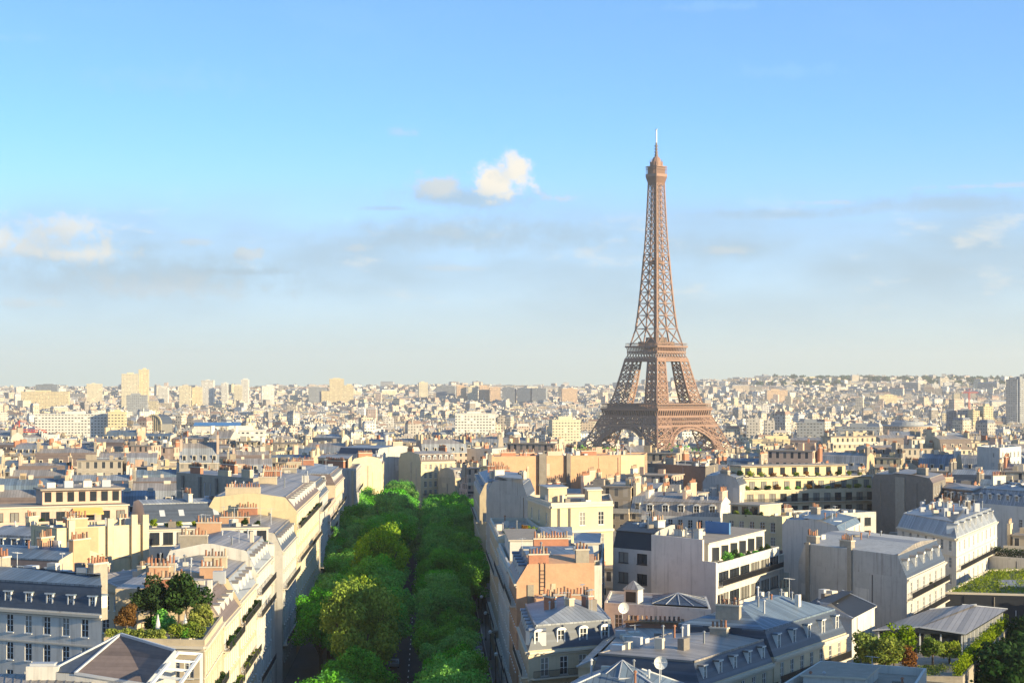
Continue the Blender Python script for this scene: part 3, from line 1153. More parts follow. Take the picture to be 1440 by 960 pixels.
    def mansard(s, hm=3.0, ins=(1.3, 1.3, 1.3, 1.3), st='slate', tp='zinc', rise=1.2, ridge=None, dorm={}, dw=1.25, dh=1.75, dstyle='round', gable=None):
        """steep slopes on the edges with an inset, upright party walls on edges with inset 0"""
        mb = MB()
        p0, p1 = s.p, inset(s.p, ins)
        z0, z1 = s.h, s.h + hm
        for i in range(4):
            j = (i + 1) % 4
            mb.poly([(*p0[i], z0), (*p0[j], z0), (*p1[j], z1), (*p1[i], z1)], 0 if ins[i] > .01 else 2)
        w = min(math.dist(p1[0], p1[1]), math.dist(p1[1], p1[2]))
        k = w * .44
        p2 = inset(p1, [k if ins[i] > .01 or ridge == 'hip' else 0.0 for i in range(4)] if ridge != 'x' else [k, 0.0, k, 0.0])
        for i in range(4):
            j = (i + 1) % 4
            mb.poly([(*p1[i], z1), (*p1[j], z1), (*p2[j], z1 + rise), (*p2[i], z1 + rise)], 1 if ins[i] > .01 or ridge == 'hip' else 2)
        mb.poly([(*q, z1 + rise) for q in p2], 1)
        # lead roll where the slopes meet
        for i in range(4):
            j = (i + 1) % 4
            if ins[i] > .01:
                mb.bar((*p1[i], z1), (*p1[j], z1), .11, 1)
        s.roof = mb.build('roof', [M[st], M[tp], M[s.wallm]], s.root)
        s.top = z1 + rise
        for f, n in dorm.items():
            i = s.FI[f]
            a, u, nn, L = s.edge(f)
            ang = math.atan2(u[1], u[0])
            for q in range(n):
                t = L * (q + .5) / n
                off = ins[i] * .28
                link('dormer', dormer_mesh(dw, dh, dstyle, tp), s.roof, (a[0] + u[0] * t - nn[0] * off, a[1] + u[1] * t - nn[1] * off, z0 + .45), ang)
        return s

    def hip(s, rise=3.0, mat='zinc', over=.4, gable=False, k=.49):
        mb = MB()
        p0 = inset(s.p, [-over] * 4)
        w = min(math.dist(p0[0], p0[1]), math.dist(p0[1], p0[2]))
        longx = math.dist(p0[0], p0[1]) >= math.dist(p0[1], p0[2])
        ds = [w * k] * 4
        if gable:
            ds = [w * k, 0, w * k, 0] if longx else [0, w * k, 0, w * k]
        p2 = inset(p0, ds)
        for i in range(4):
            j = (i + 1) % 4
            mb.poly([(*p0[i], s.h), (*p0[j], s.h), (*p2[j], s.h + rise), (*p2[i], s.h + rise)], 0 if ds[i] else 1)
            mb.poly([(*p0[i], s.h - .15), (*p0[j], s.h - .15), (*p0[j], s.h), (*p0[i], s.h)], 1)
            mb.bar((*p0[i], s.h), (*p2[i], s.h + rise + .02), .09, 2)
        mb.poly([(*q, s.h + rise) for q in p2], 0)
        mb.poly([(*q, s.h - .15) for q in p0[::-1]], 1)
        s.roof = mb.build('roof', [M[mat], M[s.wallm], M['metal']], s.root)
        s.top = s.h + rise
        return s

    def at(s, fx, fy):
        """footprint fraction -> local point"""
        a, b, c, d = s.p
        x = (a[0] * (1 - fx) + b[0] * fx) * (1 - fy) + (d[0] * (1 - fx) + c[0] * fx) * fy
        y = (a[1] * (1 - fx) + b[1] * fx) * (1 - fy) + (d[1] * (1 - fx) + c[1] * fx) * fy
        return x, y

    def world(s, fx, fy, z=None):
        x, y = s.at(fx, fy)
        c, sn = s.cs
        return (s.c0[0] + x * c - y * sn, s.c0[1] + x * sn + y * c, s.gz + (s.h if z is None else z))

    def chimney(s, fx, fy, L=3.2, up=1.4, along='y', wall='orange', t=.75, pots=True, z0=None):
        x, y = s.at(fx, fy)
        if wall in ('orange', 'brick') and rn.random() < .5:
            wall = rn.choice(('stone', 'pink', 'cream', 'cream', 'brick'))
        up *= rn.uniform(.75, 1.25)
        L *= rn.uniform(.7, 1.05)
        mb = MB()
        a, b = (t / 2, L / 2) if along == 'y' else (L / 2, t / 2)
        zt = s.top + up
        zb = s.h - 1.5 if z0 is None else z0
        mb.box(-a, -b, zb - zt, a, b, 0, 0)
        mb.box(-a - .09, -b - .09, 0, a + .09, b + .09, .18, 1)
        o = mb.build('chimney', [M[wall], M['trim']], s.root, (x, y, zt))
        if pots:
            n = max(2, int(L / .44))
            for i in range(n):
                k = -L / 2 + L * (i + .5) / n
                link('chimney_pot', pot_mesh(rn.choice((.55, .75, .95))), o, (0, k, .18) if along == 'y' else (k, 0, .18))
        return s

    def attic(s, x0, x1, y0, y1, h, wall=None, roofm='zinc', name='roof_house', win=0, ov=.25):
        """box house standing on the roof: stair head, lift room, set-back storey"""
        q = [s.at(x0, y0), s.at(x1, y0), s.at(x1, y1), s.at(x0, y1)]
        mb = MB()
        z0 = s.h + .02
        for i in range(4):
            a, b = q[i], q[(i + 1) % 4]
            mb.poly([(*a, z0), (*b, z0), (*b, z0 + h), (*a, z0 + h)], 0)
        o = inset(q, [-ov] * 4)
        mb.prism(o, z0 + h, z0 + h + .22, 2, 1)
        mb.poly([(*p, z0 + h) for p in o[::-1]], 2)
        par = mb.build(name, [M[wall or s.wallm], M[roofm], M['trim']], s.root)
        if win:
            a, b = q[0], q[1]
            L = math.dist(a, b)
            u = ((b[0] - a[0]) / L, (b[1] - a[1]) / L)
            n = (u[1], -u[0])
            for i in range(win):
                t = L * (i + .5) / win
                ww = min(1.5, L / win - .4)
                wm, pm = window_mesh(ww, min(1.9, h - .7), 'dark')
                w_ = link('window', wm, par, (a[0] + u[0] * t + n[0] * .06, a[1] + u[1] * t + n[1] * .06, z0 + .4), math.atan2(u[1], u[0]))
                link('pane', rn.choice(pm), w_, (0, -.06, 0))
        return s

    def clutter(s, n, zoff=0.0, x0=.1, x1=.9, y0=.15, y1=.85):
        """vents, boxes and pipes of the roof"""
        for i in range(int(n * 1.6)):
            x, y = s.at(rn.uniform(x0, x1), rn.uniform(y0, y1))
            k = rn.random()
            mb = MB()
            z = s.h + zoff
            if k < .4:
                a, b, h = rn.uniform(.25, .8), rn.uniform(.25, .6), rn.uniform(.5, 1.3)
                mb.box(-a, -b, -.5, a, b, h)
                mb.build('vent_box', M[rn.choice(('metal', 'white', 'trim', 'dstone'))], s.root, (x, y, z))
            elif k < .75:
                h = rn.uniform(.7, 1.7)
                mb.cyl(0, 0, -.6, h, .12, .12, 7)
                mb.cyl(0, 0, h, h + .2, .24, .1, 7)
                mb.build('vent_pipe', M[rn.choice(('metal', 'terra', 'zinc'))], s.root, (x, y, z))
            elif k < .87:
                h = rn.uniform(1.8, 3.2)
                mb.bar((0, 0, -.6), (0, 0, h), .03)
                mb.bar((-.8, 0, h - .1), (.8, 0, h - .1), .02)
                for q in range(6):
                    mb.bar((-.75 + q * .3, -.3, h - .1), (-.75 + q * .3, .3, h - .1), .014)
                mb.build('roof_aerial', M['metal'], s.root, (x, y, z), rn.uniform(0, 3))
            else:
                a, b = rn.uniform(.45, .7), rn.uniform(.5, .9)
                mb.box(-a, -b, -.4, a, b, .28, 0)
                mb.poly([(-a + .08, -b + .08, .285), (a - .08, -b + .08, .285), (a - .08, b - .08, .285), (-a + .08, b - .08, .285)], 1)
                mb.build('skylight', [M['metal'], M['glass']], s.root, (x, y, z))
        return s

    def finish(s):
        for f in 'frbl':
            if f not in s.done:
                s.face(f)
        # flues, drainpipes and patches of render on the blank party walls
        for f in s.blank:
            a, u, n, L = s.edge(f)
            if L < 5:
                continue
            ang = math.atan2(u[1], u[0])
            for k in range(rn.randint(1, 3)):
                t = rn.uniform(.8, L - .8)
                w, o = rn.choice(((.07, .12), (.07, .12), (.45, .14), (.3, .1)))
                mb = MB()
                mb.box(-w, -o, -2, w, -.003, s.h - rn.choice((.2, .3, 2.5)))
                mb.build('drainpipe' if w < .1 else 'flue', M[rn.choice(('stone', 'metal', 'dstone') if w < .1 else (s.wallm, 'stone', 'cream'))], s.root, (a[0] + u[0] * t, a[1] + u[1] * t, 0), ang)
            for k in range(rn.randint(1, 3)):
                t, w, hh = rn.uniform(1.5, L - 1.5), rn.uniform(.6, min(2.6, L / 4)), rn.uniform(1.0, 4.5)
                z = rn.uniform(s.h - 11, s.h - hh - .3)
                mb = MB()
                x0, x1 = max(.1, t - w), min(L - .1, t + w)
                mb.box(x0, -.025, z, x1, -.003, z + hh)
                base_ = {'white': 'pale', 'pale': 'white', 'orange': 'pink', 'yellow': 'cream', 'cream': 'yellow', 'stone': 'dstone', 'dstone': 'stone', 'pink': 'orange'}.get(s.wallm)
                if base_:
                    mb.build('render_patch', M[base_], s.root, (a[0], a[1], 0), ang)
        s.wmb.build('wall', M[s.wallm], s.root)
        if s.tmb.v:
            s.tmb.build('cornice', M['trim'], s.root)
        return s


def quad(xl, Yl, xr, Yr, d):
    """footprint from the front corners (photo column, distance) and the depth, square behind"""
    a, b = C(xl, Yl), C(xr, Yr)
    L = math.dist(a, b)
    n = (-(b[1] - a[1]) / L, (b[0] - a[0]) / L)
    return [a, b, (b[0] + n[0] * d, b[1] + n[1] * d), (a[0] + n[0] * d, a[1] + n[1] * d)]


def pull(q, k):
    """the same footprint moved along the sight lines"""
    return [(x * k, y * k) for x, y in q]


def xL(Y):
    return axis(Y) - 21.3


def xR(Y):
    return axis(Y) + 15.9


# plants -----------------------------------------------------------------
_bush = []
for i in range(3):
    r_ = random.Random(40 + i)
    _bush.append({mk_: leaf_mesh('foliage', crown_blobs(r_, .75, .7, .8, 12, .28, .5), 1100, .2, M[mk_], 60 + i) for mk_ in ('leaf2', 'leafd', 'leaf', 'leafr')})


_tub = MB()
_tub.box(-.42, -.42, -.35, .42, .42, .12, 0)
_tub.box(-.47, -.47, .12, .47, .47, .2, 0)
_tub.cyl(0, 0, .18, 1.0, .07, .05, 6, 1)
_tub_mesh = _tub.mesh('planter', [M['trim'], M['bark']])


def shrub(x, y, z, s, kind, label, sz=None, group='shrubs on the roof terraces', cat='shrub', name='terrace_shrub'):
    o = thing(name, label, cat, (x, y, z), rn.uniform(0, 6.28), group)
    o.scale = (s, s, sz or s)
    link('planter', _tub_mesh, o)
    link('foliage', rn.choice(_bush)[kind], o)
    return o


def shrub_row(p, q, n, s, kinds, label, group, jit=.15, z=None):
    """a counted row of shrubs between two world points, named from left to right"""
    for i in range(n):
        t = (i + .5) / n
        x, y, zz = [p[k] + (q[k] - p[k]) * t for k in range(3)]
        k = s * rn.uniform(.75, 1.25)
        nm = ordinal(i + 1) + ' from the left' if n > 1 else 'single'
        shrub(x + rn.uniform(-jit, jit), y + rn.uniform(-jit, jit), zz, k, rn.choice(kinds), '%s, %s' % (label, nm), k * rn.uniform(.8, 1.15), group)


def hedge(p, q, w, h, mat, label, n=5000, size=.22):
    """clipped hedge: leaves over a long box volume"""
    L = math.dist(p[:2], q[:2])
    r = random.Random(int(L * 10))
    bl = []
    k = int(L / .45) + 1
    for i in range(k):
        for lv in range(max(1, int(h / .6))):
            bl.append((L * i / k, r.uniform(-w / 4, w / 4), .35 + lv * .6 + r.uniform(-.1, .15), .42 * max(1, w)))
    me = leaf_mesh('hedge', bl, n, size, mat, 5)
    o = link('hedge', me, None, p, math.atan2(q[1] - p[1], q[0] - p[0]))
    return tag(o, label, 'hedge')


def small_tree(x, y, z, h, w, kind, label, group=None, n=3800):
    r = random.Random(int(x * 10 + y))
    o = thing('garden_tree', label, 'tree', (x, y, z), 0, group)
    bl = crown_blobs(r, w / 2, h * .42, h * .58, 24, w * .12, w * .24)
    link('crown', leaf_mesh('crown', bl, n, .26 * w / 4 + .08, M[kind], int(x)), o)
    mb = MB()
    mb.cyl(0, 0, -.2, h * .55, .16, .09, 7)
    for k in range(4):
        mb.bar((0, 0, h * .35), (w * .3 * math.cos(k * 1.7), w * .3 * math.sin(k * 1.7), h * .65), .05)
    mb.build('trunk', M['bark'], o)
    return o
# ================================================================== the left of the avenue, near to far
# bottom-left corner: hipped roof over a pale wall, zinc apron, white pergola
def corner_roof():
    k = .93
    W = lambda px, py, z: (X(px, 1) * (EYE - z) / ((py - HZ) / F), (EYE - z) / ((py - HZ) / F), z)
    P0, P3, P2, P1 = W(170, 891, 25.5), W(105, 946, 22.2), W(206, 962, 21.4), W(247, 914, 24.6)
    P4 = W(68, 944, 22.2)
    P5 = (P4[0] - .5, P4[1] + 6, 22.2)
    root = thing('apartment_building', 'hipped roof building, sunlit slope coloured brown, in the bottom left corner beside a white pergola', 'apartment building', (P3[0], P3[1], 0), 0, 'buildings round the avenue')
    o = Vector((P3[0], P3[1], 0))
    L = lambda p: tuple(Vector(p) - o)
    mb = MB()
    mb.poly([L(P0), L(P3), L(P2), L(P1)], 0)
    mb.poly([L(P0), L(P5), L(P4), L(P3)], 1)
    back = (P1[0] - 1, P1[1] + 5, P1[2] - 2)
    mb.poly([L(P0), L(P1), L(back)], 1)
    mb.poly([L(P0), L(back), L(P5)], 1)
    for a, b in ((P0, P3), (P3, P2), (P2, P1), (P0, P1), (P0, P4)):
        mb.bar(L(a), L(b), .13, 2)
    mb.build('roof', [M['slateb'], M['slate'], M['metal']], root)  # one roof: sunlit slope coloured brown, shaded slopes coloured dark
    mb = MB()
    ring = [P4, P3, P2, P1, back, P5]
    for a, b in zip(ring, ring[1:] + ring[:1]):
        mb.poly([L((a[0], a[1], -2)), L((b[0], b[1], -2)), L((b[0], b[1], b[2] - .05)), L((a[0], a[1], a[2] - .05))], 0)
    mb.build('wall', M['white'], root)
    # standing-seam apron in front
    a0, a1 = W(-40, 946, 21.6), W(132, 948, 21.6)
    b0, b1 = W(-40, 985, 20.8), W(118, 990, 20.8)
    mb = MB()
    mb.poly([L(b0), L(b1), L(a1), L(a0)], 0)
    for i in range(15):
        t = i / 14
        p = [b0[k_] + (b1[k_] - b0[k_]) * t for k_ in range(3)]
        q = [a0[k_] + (a1[k_] - a0[k_]) * t for k_ in range(3)]
        mb.bar(L(p), L(q), .05, 0)
    for a, b in ((b0, b1), (b1, a1), (a1, a0), (a0, b0)):
        mb.poly([L((a[0], a[1], 2)), L((b[0], b[1], 2)), L(b), L(a)], 1)
    mb.build('zinc_apron', [M['zincw'], M['white']], root)
    # pergola beams
    mb = MB()
    A, B = W(250, 917, 24.0), W(212, 962, 22.2)
    A2, B2 = W(283, 919, 23.6), W(248, 968, 22.0)
    for a, b in ((A, B), (A2, B2)):
        mb.bar(L(a), L(b), .14, ends=True)
    for i in range(5):
        t = i / 4
        mb.bar(L([A[k_] + (B[k_] - A[k_]) * t for k_ in range(3)]), L([A2[k_] + (B2[k_] - A2[k_]) * t for k_ in range(3)]), .13, ends=True)
    for p in (A2, B2):
        mb.bar(L(p), L((p[0], p[1], p[2] - 3.2)), .13)
    mb.build('pergola', M['frame'], root)
    placed.append((P0[0], P0[1], 9))
    # low roof box left of the hip with skylight
    p = W(62, 940, 22.4)
    mb = MB()
    mb.box(-1.6, -.8, -3, 1.6, 1.2, .35, 0)
    mb.box(-1.3, -.5, .35, 1.1, .9, .6, 1)
    mb.build('skylight', [M['white'], M['metal']], root, L(p))


corner_roof()

# blue slate mansard in shade
b = Near('pale shaded block with dark blue slate mansard and two rows of windows, left edge', [C(-34, 212), C(143, 204), (X(143, 204) * 214.5 / 204 - .3, 214.5), (X(-34, 212) + 1.5, 223)], 25.6, 'white')
b.face('f', 6, 5, 1.0, 2.0, 3.1, .7)
b.cornice('f').mansard(2.9, (.8, 0, .8, 0), 'slate', 'zincb', 1.0, dorm={'f': 6}, dw=.95, dh=1.3, dstyle='flat')
b.chimney(.02, .55, 3.5, 1.2, wall='stone').chimney(.98, .6, 3.0, .9, wall='stone').clutter(5, 3.6, y0=.4, y1=.7).finish()

# planted terrace
q = [C(146, 206), (X(292, 206), 204.0), (xL(226), 226.0), (X(146, 206) + 2.0, 226.0)]
b = Near('cream block with planted roof terrace, trees and two closed parasols', q, 22.2, 'cream')
b.face('f', 6, 3, 1.1, 2.1, 3.2, 1.6).face('r', 8, 6, 1.15, 2.2, 3.2, 1.4, balc=(1, 4))
b.cornice('fr').flat('gravel', .55).finish()
TZ = 22.25
small_tree(*b.world(.17, .62)[:2], TZ, 5.6, 4.4, 'leafd', 'dark round tree at the left end of the planted terrace', 'trees on the planted terrace')
small_tree(*b.world(.62, .62)[:2], TZ, 6.0, 4.8, 'leafd', 'tallest dark tree on the planted terrace, behind a parasol', 'trees on the planted terrace')
small_tree(*b.world(.42, .85)[:2], TZ, 5.4, 3.6, 'leafr', 'rusty brown tree between two dark trees on the planted terrace', 'trees on the planted terrace')
small_tree(*b.world(.88, .30)[:2], TZ, 3.6, 3.0, 'leaf2', 'low olive tree at the right corner of the planted terrace', 'trees on the planted terrace')
small_tree(*b.world(.04, .35)[:2], TZ, 3.4, 2.4, 'leafr', 'small reddish tree at the left edge of the planted terrace', 'trees on the planted terrace')
p, q_ = b.world(.02, .06), b.world(.60, .06)
hedge((p[0], p[1], TZ), (q_[0], q_[1], TZ), 1.0, 1.3, M['leaf2'], 'clipped yellow-green hedge along the front of the planted terrace', 5200, .2)
p, q_ = b.world(.66, .16), b.world(.93, .16)
shrub_row((p[0], p[1], TZ), (q_[0], q_[1], TZ), 4, 1.2, ('leaf', 'leaf2'), 'round green shrub by the right parasol on the planted terrace', 'shrubs beside the parasols')
p, q_ = b.world(.30, .40), b.world(.55, .36)
shrub_row((p[0], p[1], TZ), (q_[0], q_[1], TZ), 3, 1.3, ('leafd', 'leaf'), 'dark shrub between the trees of the planted terrace', 'shrubs in the middle of the planted terrace')


def parasol(x, y, z, label):
    o = thing('closed_parasol', label, 'parasol', (x, y, z), 0, 'closed parasols on the planted terrace')
    mb = MB()
    mb.cyl(0, 0, 0, 2.7, .035, .035, 6)
    mb.build('pole', M['metal'], o)
    mb = MB()
    for i in range(8):
        a = i * math.pi / 4
        c, s_ = math.cos(a), math.sin(a)
        c2, s2 = math.cos(a + math.pi / 8), math.sin(a + math.pi / 8)
        c3, s3 = math.cos(a + math.pi / 4), math.sin(a + math.pi / 4)
        for (z0, r0, z1, r1) in ((.9, .26, 1.5, .24), (1.5, .24, 2.6, .05)):
            mb.poly([(r0 * c, r0 * s_, z0), (r0 * .7 * c2, r0 * .7 * s2, z0), (r1 * .7 * c2, r1 * .7 * s2, z1), (r1 * c, r1 * s_, z1)])
            mb.poly([(r0 * .7 * c2, r0 * .7 * s2, z0), (r0 * c3, r0 * s3, z0), (r1 * c3, r1 * s3, z1), (r1 * .7 * c2, r1 * .7 * s2, z1)])
    mb.build('canopy', M['frame'], o)
    mb = MB()
    mb.cyl(0, 0, 0, .12, .32, .28, 10)
    mb.build('base', M['iron'], o)


p = b.world(.46, .20)
parasol(p[0], p[1], TZ, 'closed white parasol left of the tallest terrace tree')
p = b.world(.74, .24)
parasol(p[0], p[1], TZ, 'closed white parasol in front of the tallest terrace tree')

# the avenue's left row
BALC = []
def left_row(y0, y1, z, label, wall, back, cols, rows, balc=(1, 4), roof='mansard', fw=0, **kw):
    q = [(xL(y0) - back, y0), (xL(y0), y0), (xL(y1), y1 - .05), (xL(y1) - back, y1 - .05)]
    b = Near(label, q, z, wall)
    b.face('r', cols, rows, 1.15, 2.15, 3.2, 1.0, balc=balc, rec=.05)
    if fw:
        b.face('f', fw, rows, 1.0, 1.9, 3.2, 1.0)
    b.cornice('r')
    BALC.append((y0, y1, z, rows))
    return b


b = left_row(226.2, 246, 21.6, 'cream avenue block with sloped skylight roof right behind the planted terrace', 'cream', 13, 7, 6, balc=(0, 2, 4))
b.mansard(3.6, (0, 2.4, 1.2, 0), 'slateb', 'zincw', .8, dorm={'r': 4}, dw=1.5, dh=1.7, dstyle='flat').chimney(.45, .03, 4.5, .9, 'x', 'orange').chimney(.2, .96, 3.6, 1.0, 'x', 'orange').chimney(.72, .97, 3.0, .8, 'x', 'orange').clutter(4, 3.8).finish()
b = left_row(246.2, 270, 22.2, 'pale avenue block with zinc roof and corner turret window on the left row', 'cream', 15, 8, 6, balc=(0, 2, 4))
b.mansard(3.0, (0, 1.6, 0, 1.4), 'zinc', 'zincw', 1.0, dorm={'r': 5}, dw=1.3, dh=1.7, dstyle='round').chimney(.3, .04, 4.5, .7, 'x', 'orange').chimney(.7, .5, 3.2, .9, 'x', 'cream').clutter(6, 3.6).finish()
b = left_row(270.2, 296, 23.6, 'white avenue block with round dormers in front of the long white balconies', 'white', 14, 8, 6, balc=(0, 1, 4))
b.mansard(3.2, (0, 1.5, 0, 1.5), 'zinc', 'zincw', 1.0, dorm={'r': 6}, dw=1.3, dh=1.8).chimney(.35, .03, 5, .9, 'x', 'orange').chimney(.3, .97, 4, 1.2, 'x', 'orange').clutter(6, 3.8).finish()
b = left_row(318.5, 352, 22.6, 'grey avenue block with slate mansard, left row just before the tall yellow block', 'pale', 15, 9, 6, fw=4)
b.mansard(3.0, (0, 1.4, 0, 1.4), 'slate', 'zincw', 1.0, dorm={'r': 8}).chimney(.45, .03, 5, 1.3, 'x', 'orange').chimney(.4, .97, 4, 1.2, 'x', 'brick').clutter(5, 3.6).finish()
b = left_row(352.2, 424, 27.2, 'tall sunlit yellow block with iron balconies on the left of the avenue', 'yellow', 17, 16, 7, balc=(0, 2, 5))
b.mansard(2.6, (0, 2.2, 0, 1.5), 'slateb', 'zincw', .8, dorm={'r': 10}, dstyle='flat').chimney(.4, .015, 7, 1.0, 'x', 'orange').chimney(.5, .5, 4, 1.4, 'x', 'brick').chimney(.4, .97, 5, 1.2, 'x', 'brick').clutter(6, 3.2).finish()
b = left_row(428, 462, 25.4, 'grey block with rounded slate mansard just behind the tall yellow block', 'pale', 20, 8, 7, balc=(0, 4), fw=5)
b.mansard(3.2, (1.4, 1.6, 0, 1.5), 'slate', 'zincw', 1.2, dorm={'r': 6, 'f': 4}).chimney(.4, .5, 5, 1.4, 'x', 'orange').chimney(.5, .95, 5, 1.2, 'x', 'stone').clutter(5, 4).finish()
b = left_row(462.2, 498, 20.8, 'lower buff avenue block with flat roof terrace between two mansards', 'pink', 20, 9, 6, balc=(0, 1, 4))
b.flat('gravel', .6).attic(.2, .75, .1, .9, 2.9, 'white', 'zinc', win=4).chimney(.3, .04, 5, 1.0, 'x', 'stone').clutter(7, .2).finish()
b = left_row(498.2, 548, 24.6, 'cream avenue block with brown mansard before the blank grey party wall', 'cream', 20, 11, 7, balc=(1, 4), fw=4)
b.mansard(3.0, (1.2, 1.6, 0, 1.5), 'slateb', 'zinc', 1.0, dorm={'r': 8, 'f': 3}).chimney(.4, .3, 5, 1.4, 'x', 'cream').chimney(.5, .7, 5, 1.6, 'x', 'brick').clutter(5, 4).finish()
b = Near('block with blank grey party wall beside the trees, before the yellow wall', [C(440, 573), C(501, 560), (X(501, 560) - 1.7, 598), (X(440, 573) - 1, 600)], 26.0, 'pale')
b.face('r', 9, 6, 1.1, 2.1, 3.2, 1.0, balc=(1, 4)).cornice('r').flat('gravel', .5).attic(.1, .8, .15, .9, 3.0, 'cream', 'zincw', win=6).chimney(.5, .05, 9, 2.2, 'x', 'brick').finish()
b = Near('block with bare sunlit yellow party wall closing the left of the trees', [C(492, 652), C(538, 662), (X(538, 662) - 1.4, 690), (X(492, 652) - 1, 690)], 23.6, 'yellow')
b.face('r', 9, 6, 1.1, 2.1, 3.2, 1.0).mansard(2.4, (0, 1.5, 0, 1.5), 'slateb', 'zincw', .8, dorm={'r': 8}).chimney(.45, .02, 8, 1.2, 'x', 'brick').clutter(4, 3).finish()
b = Near('grey gabled block with shaded wall left of the far yellow block', quad(530, 752, 592, 772, 22), 24.0, 'pale')
b.face('r', 5, 5).mansard(2.4, (0, 1.4, 0, 1.4), 'slate', 'zinc', .8).chimney(.5, .05, 6, 1.2, 'x', 'stone').finish()
b = Near('far yellow block with row of dormers at the end of the trees', quad(592, 742, 640, 752, 16), 21.4, 'yellow')
b.face('f', 6, 4, 1.2, 2.2, 3.4, .9, balc=(3,)).face('r', 5, 4).cornice('fr').mansard(3.0, (1.4, 0, 1.4, 0), 'slateb', 'zincw', 1.0, dorm={'f': 6}).chimney(.03, .5, 5, 1.2, 'y', 'brick').chimney(.97, .5, 5, 1.2, 'y', 'brick').finish()
b = Near('low pale block with three dormers right of the far yellow block', quad(640, 732, 700, 742, 14), 15.5, 'warmwhite' if 'warmwhite' in M else 'cream')
b.face('f', 5, 3).mansard(3.0, (1.4, 0, 1.4, 0), 'zincw', 'zincw', .9, dorm={'f': 5}).chimney(.3, .5, 4, 1.2, 'y', 'cream').chimney(.68, .5, 4, 1.2, 'y', 'cream').finish()
b = Near('pale blank wall block with four tiny windows beyond the avenue trees', quad(650, 806, 692, 800, 18), 24.4, 'pale')
b.face('f', 2, 3, 1.2, 1.4, 5.0, 3.0, 'dark', 3, 3).flat('gravel', .5).chimney(.5, .5, 5, 1.6, 'y', 'brick').finish()

# plants on the avenue balconies
for k, (y0, y1, r_) in enumerate(((206, 226, 1), (227, 246, 0), (227, 246, 2), (247, 270, 0), (247, 270, 2), (353, 424, 0))):
    zt = {206: 22.2, 227: 21.6, 247: 22.2, 353: 27.2}[y0]
    zz = zt - (1.4 if y0 == 206 else 1.0) - 2.15 - r_ * 3.2
    nn = 5 if y0 != 353 else 9
    for i in range(nn):
        yy = y0 + 1.5 + (y1 - y0 - 3) * (i + rn.uniform(.2, .8)) / nn
        q_ = rn.uniform(.45, .75)
        shrub(xL(yy) + .42, yy, zz, q_, rn.choice(('leafd', 'leaf2', 'leafd')), 'potted plant, %s balcony of the %s avenue block, %s from near end' % (
            {0: 'top', 1: 'second', 2: 'third'}[r_], {206: 'terrace garden', 227: 'skylight-roofed', 247: 'turret-roofed', 353: 'tall yellow'}[y0], ordinal(i + 1)), q_, 'plants on the avenue balconies', name='balcony_plant', cat='plant')

# behind the avenue's left row
b = Near('cream block with tall bare brick strip and blank sunlit wall', quad(80, 284, 207, 293, 10), 28.6, 'yellow')
b.face('f', 6, 3, .9, 1.3, 3.2, 1.2, 'dark', only=(3, 5), skip=((0, 1),)).flat('zincw', .4)
mb = MB()
w_ = math.dist(b.p[0], b.p[1])
fx = lambda px: b.p[0][0] + (px - 80) / 127 * w_
mb.box(fx(105), b.p[0][1] - .12, 3, fx(137), b.p[0][1] - .003, b.h + .3)
mb.build('brick_panel', M['orange'], b.root)
mb = MB()
for px in (99, 153, 187, 203):
    mb.box(fx(px) - .5, b.p[0][1] - .5, 4, fx(px) + .5, b.p[0][1] - .003, b.h + rn.uniform(.8, 2.2))
mb.build('chimney_flue', M['cream'], b.root)
mb = MB()
mb.box(fx(137), b.p[0][1] - .25, b.h - 4.5, fx(196), b.p[0][1] - .004, b.h - 4.3)
mb.build('ledge', M['trim'], b.root)
b.chimney(.3, .3, 3.5, 1.6, 'x', 'orange').chimney(.85, .4, 2, 1.4, 'x', 'cream').clutter(5, .2).finish()

b = Near('long white block with two continuous planted balconies, left of the avenue', quad(210, 300, 386, 305.5, 12), 24.6, 'white')
b.face('f', 13, 4, 1.0, 1.7, 3.0, .8, 'dark', balc=(0, 1), skip=tuple((i, r) for i in (1, 3, 4, 6, 8, 9, 11) for r in (0, 1)), rail=True)
b.strip('f', 18.2, 18.5, .5).face('r', 5, 5, 1.1, 2.0, 3.1, .8)
b.flat('gravel', .25).attic(.0, .97, .22, 1.0, 2.6, 'white', 'gravel', win=9)
b.clutter(9, 2.8, y0=.3).finish()
p, q_ = b.world(.62, -.03, 21.4), b.world(.98, -.03, 21.4)
shrub_row(p, q_, 7, .55, ('leafd', 'leaf2', 'leaf'), 'small potted shrub on the lower long white balcony', 'shrubs on the lower white balcony')
p, q_ = b.world(.5, .12, 24.6), b.world(.99, .12, 24.6)
shrub_row(p, q_, 6, .55, ('leafd', 'leaf'), 'small potted shrub on the upper long white terrace', 'shrubs on the upper white terrace')
p, q_ = b.world(.02, .6, 27.4), b.world(.97, .6, 27.4)
shrub_row(p, q_, 9, .7, ('leafd', 'leaf2'), 'bushy shrub along the roof edge of the long white block', 'shrubs on the long white roof')

b = Near('white block with dark slate roof, skylights and shaded wall', quad(206, 345, 328, 352, 12), 25.4, 'white')
b.face('f', 9, 3, .9, 1.8, 3.1, .8, 'dark').face('r', 3, 3).mansard(3.4, (2.8, 0, 2.0, 0), 'slate', 'zinc', .6, dorm={})
mb = MB()
for t in (.2, .42, .82):
    x, y = b.at(t, .115)
    mb.poly([(x - .5, y - .45, b.h + 1.15), (x + .5, y - .45, b.h + 1.15), (x + .5, y + .45, b.h + 2.25), (x - .5, y + .45, b.h + 2.25)])
mb.build('roof_window', M['metal'], b.root)
b.chimney(.55, .4, 4, .8, 'y', 'white').clutter(8, 3.4, y0=.4).finish()

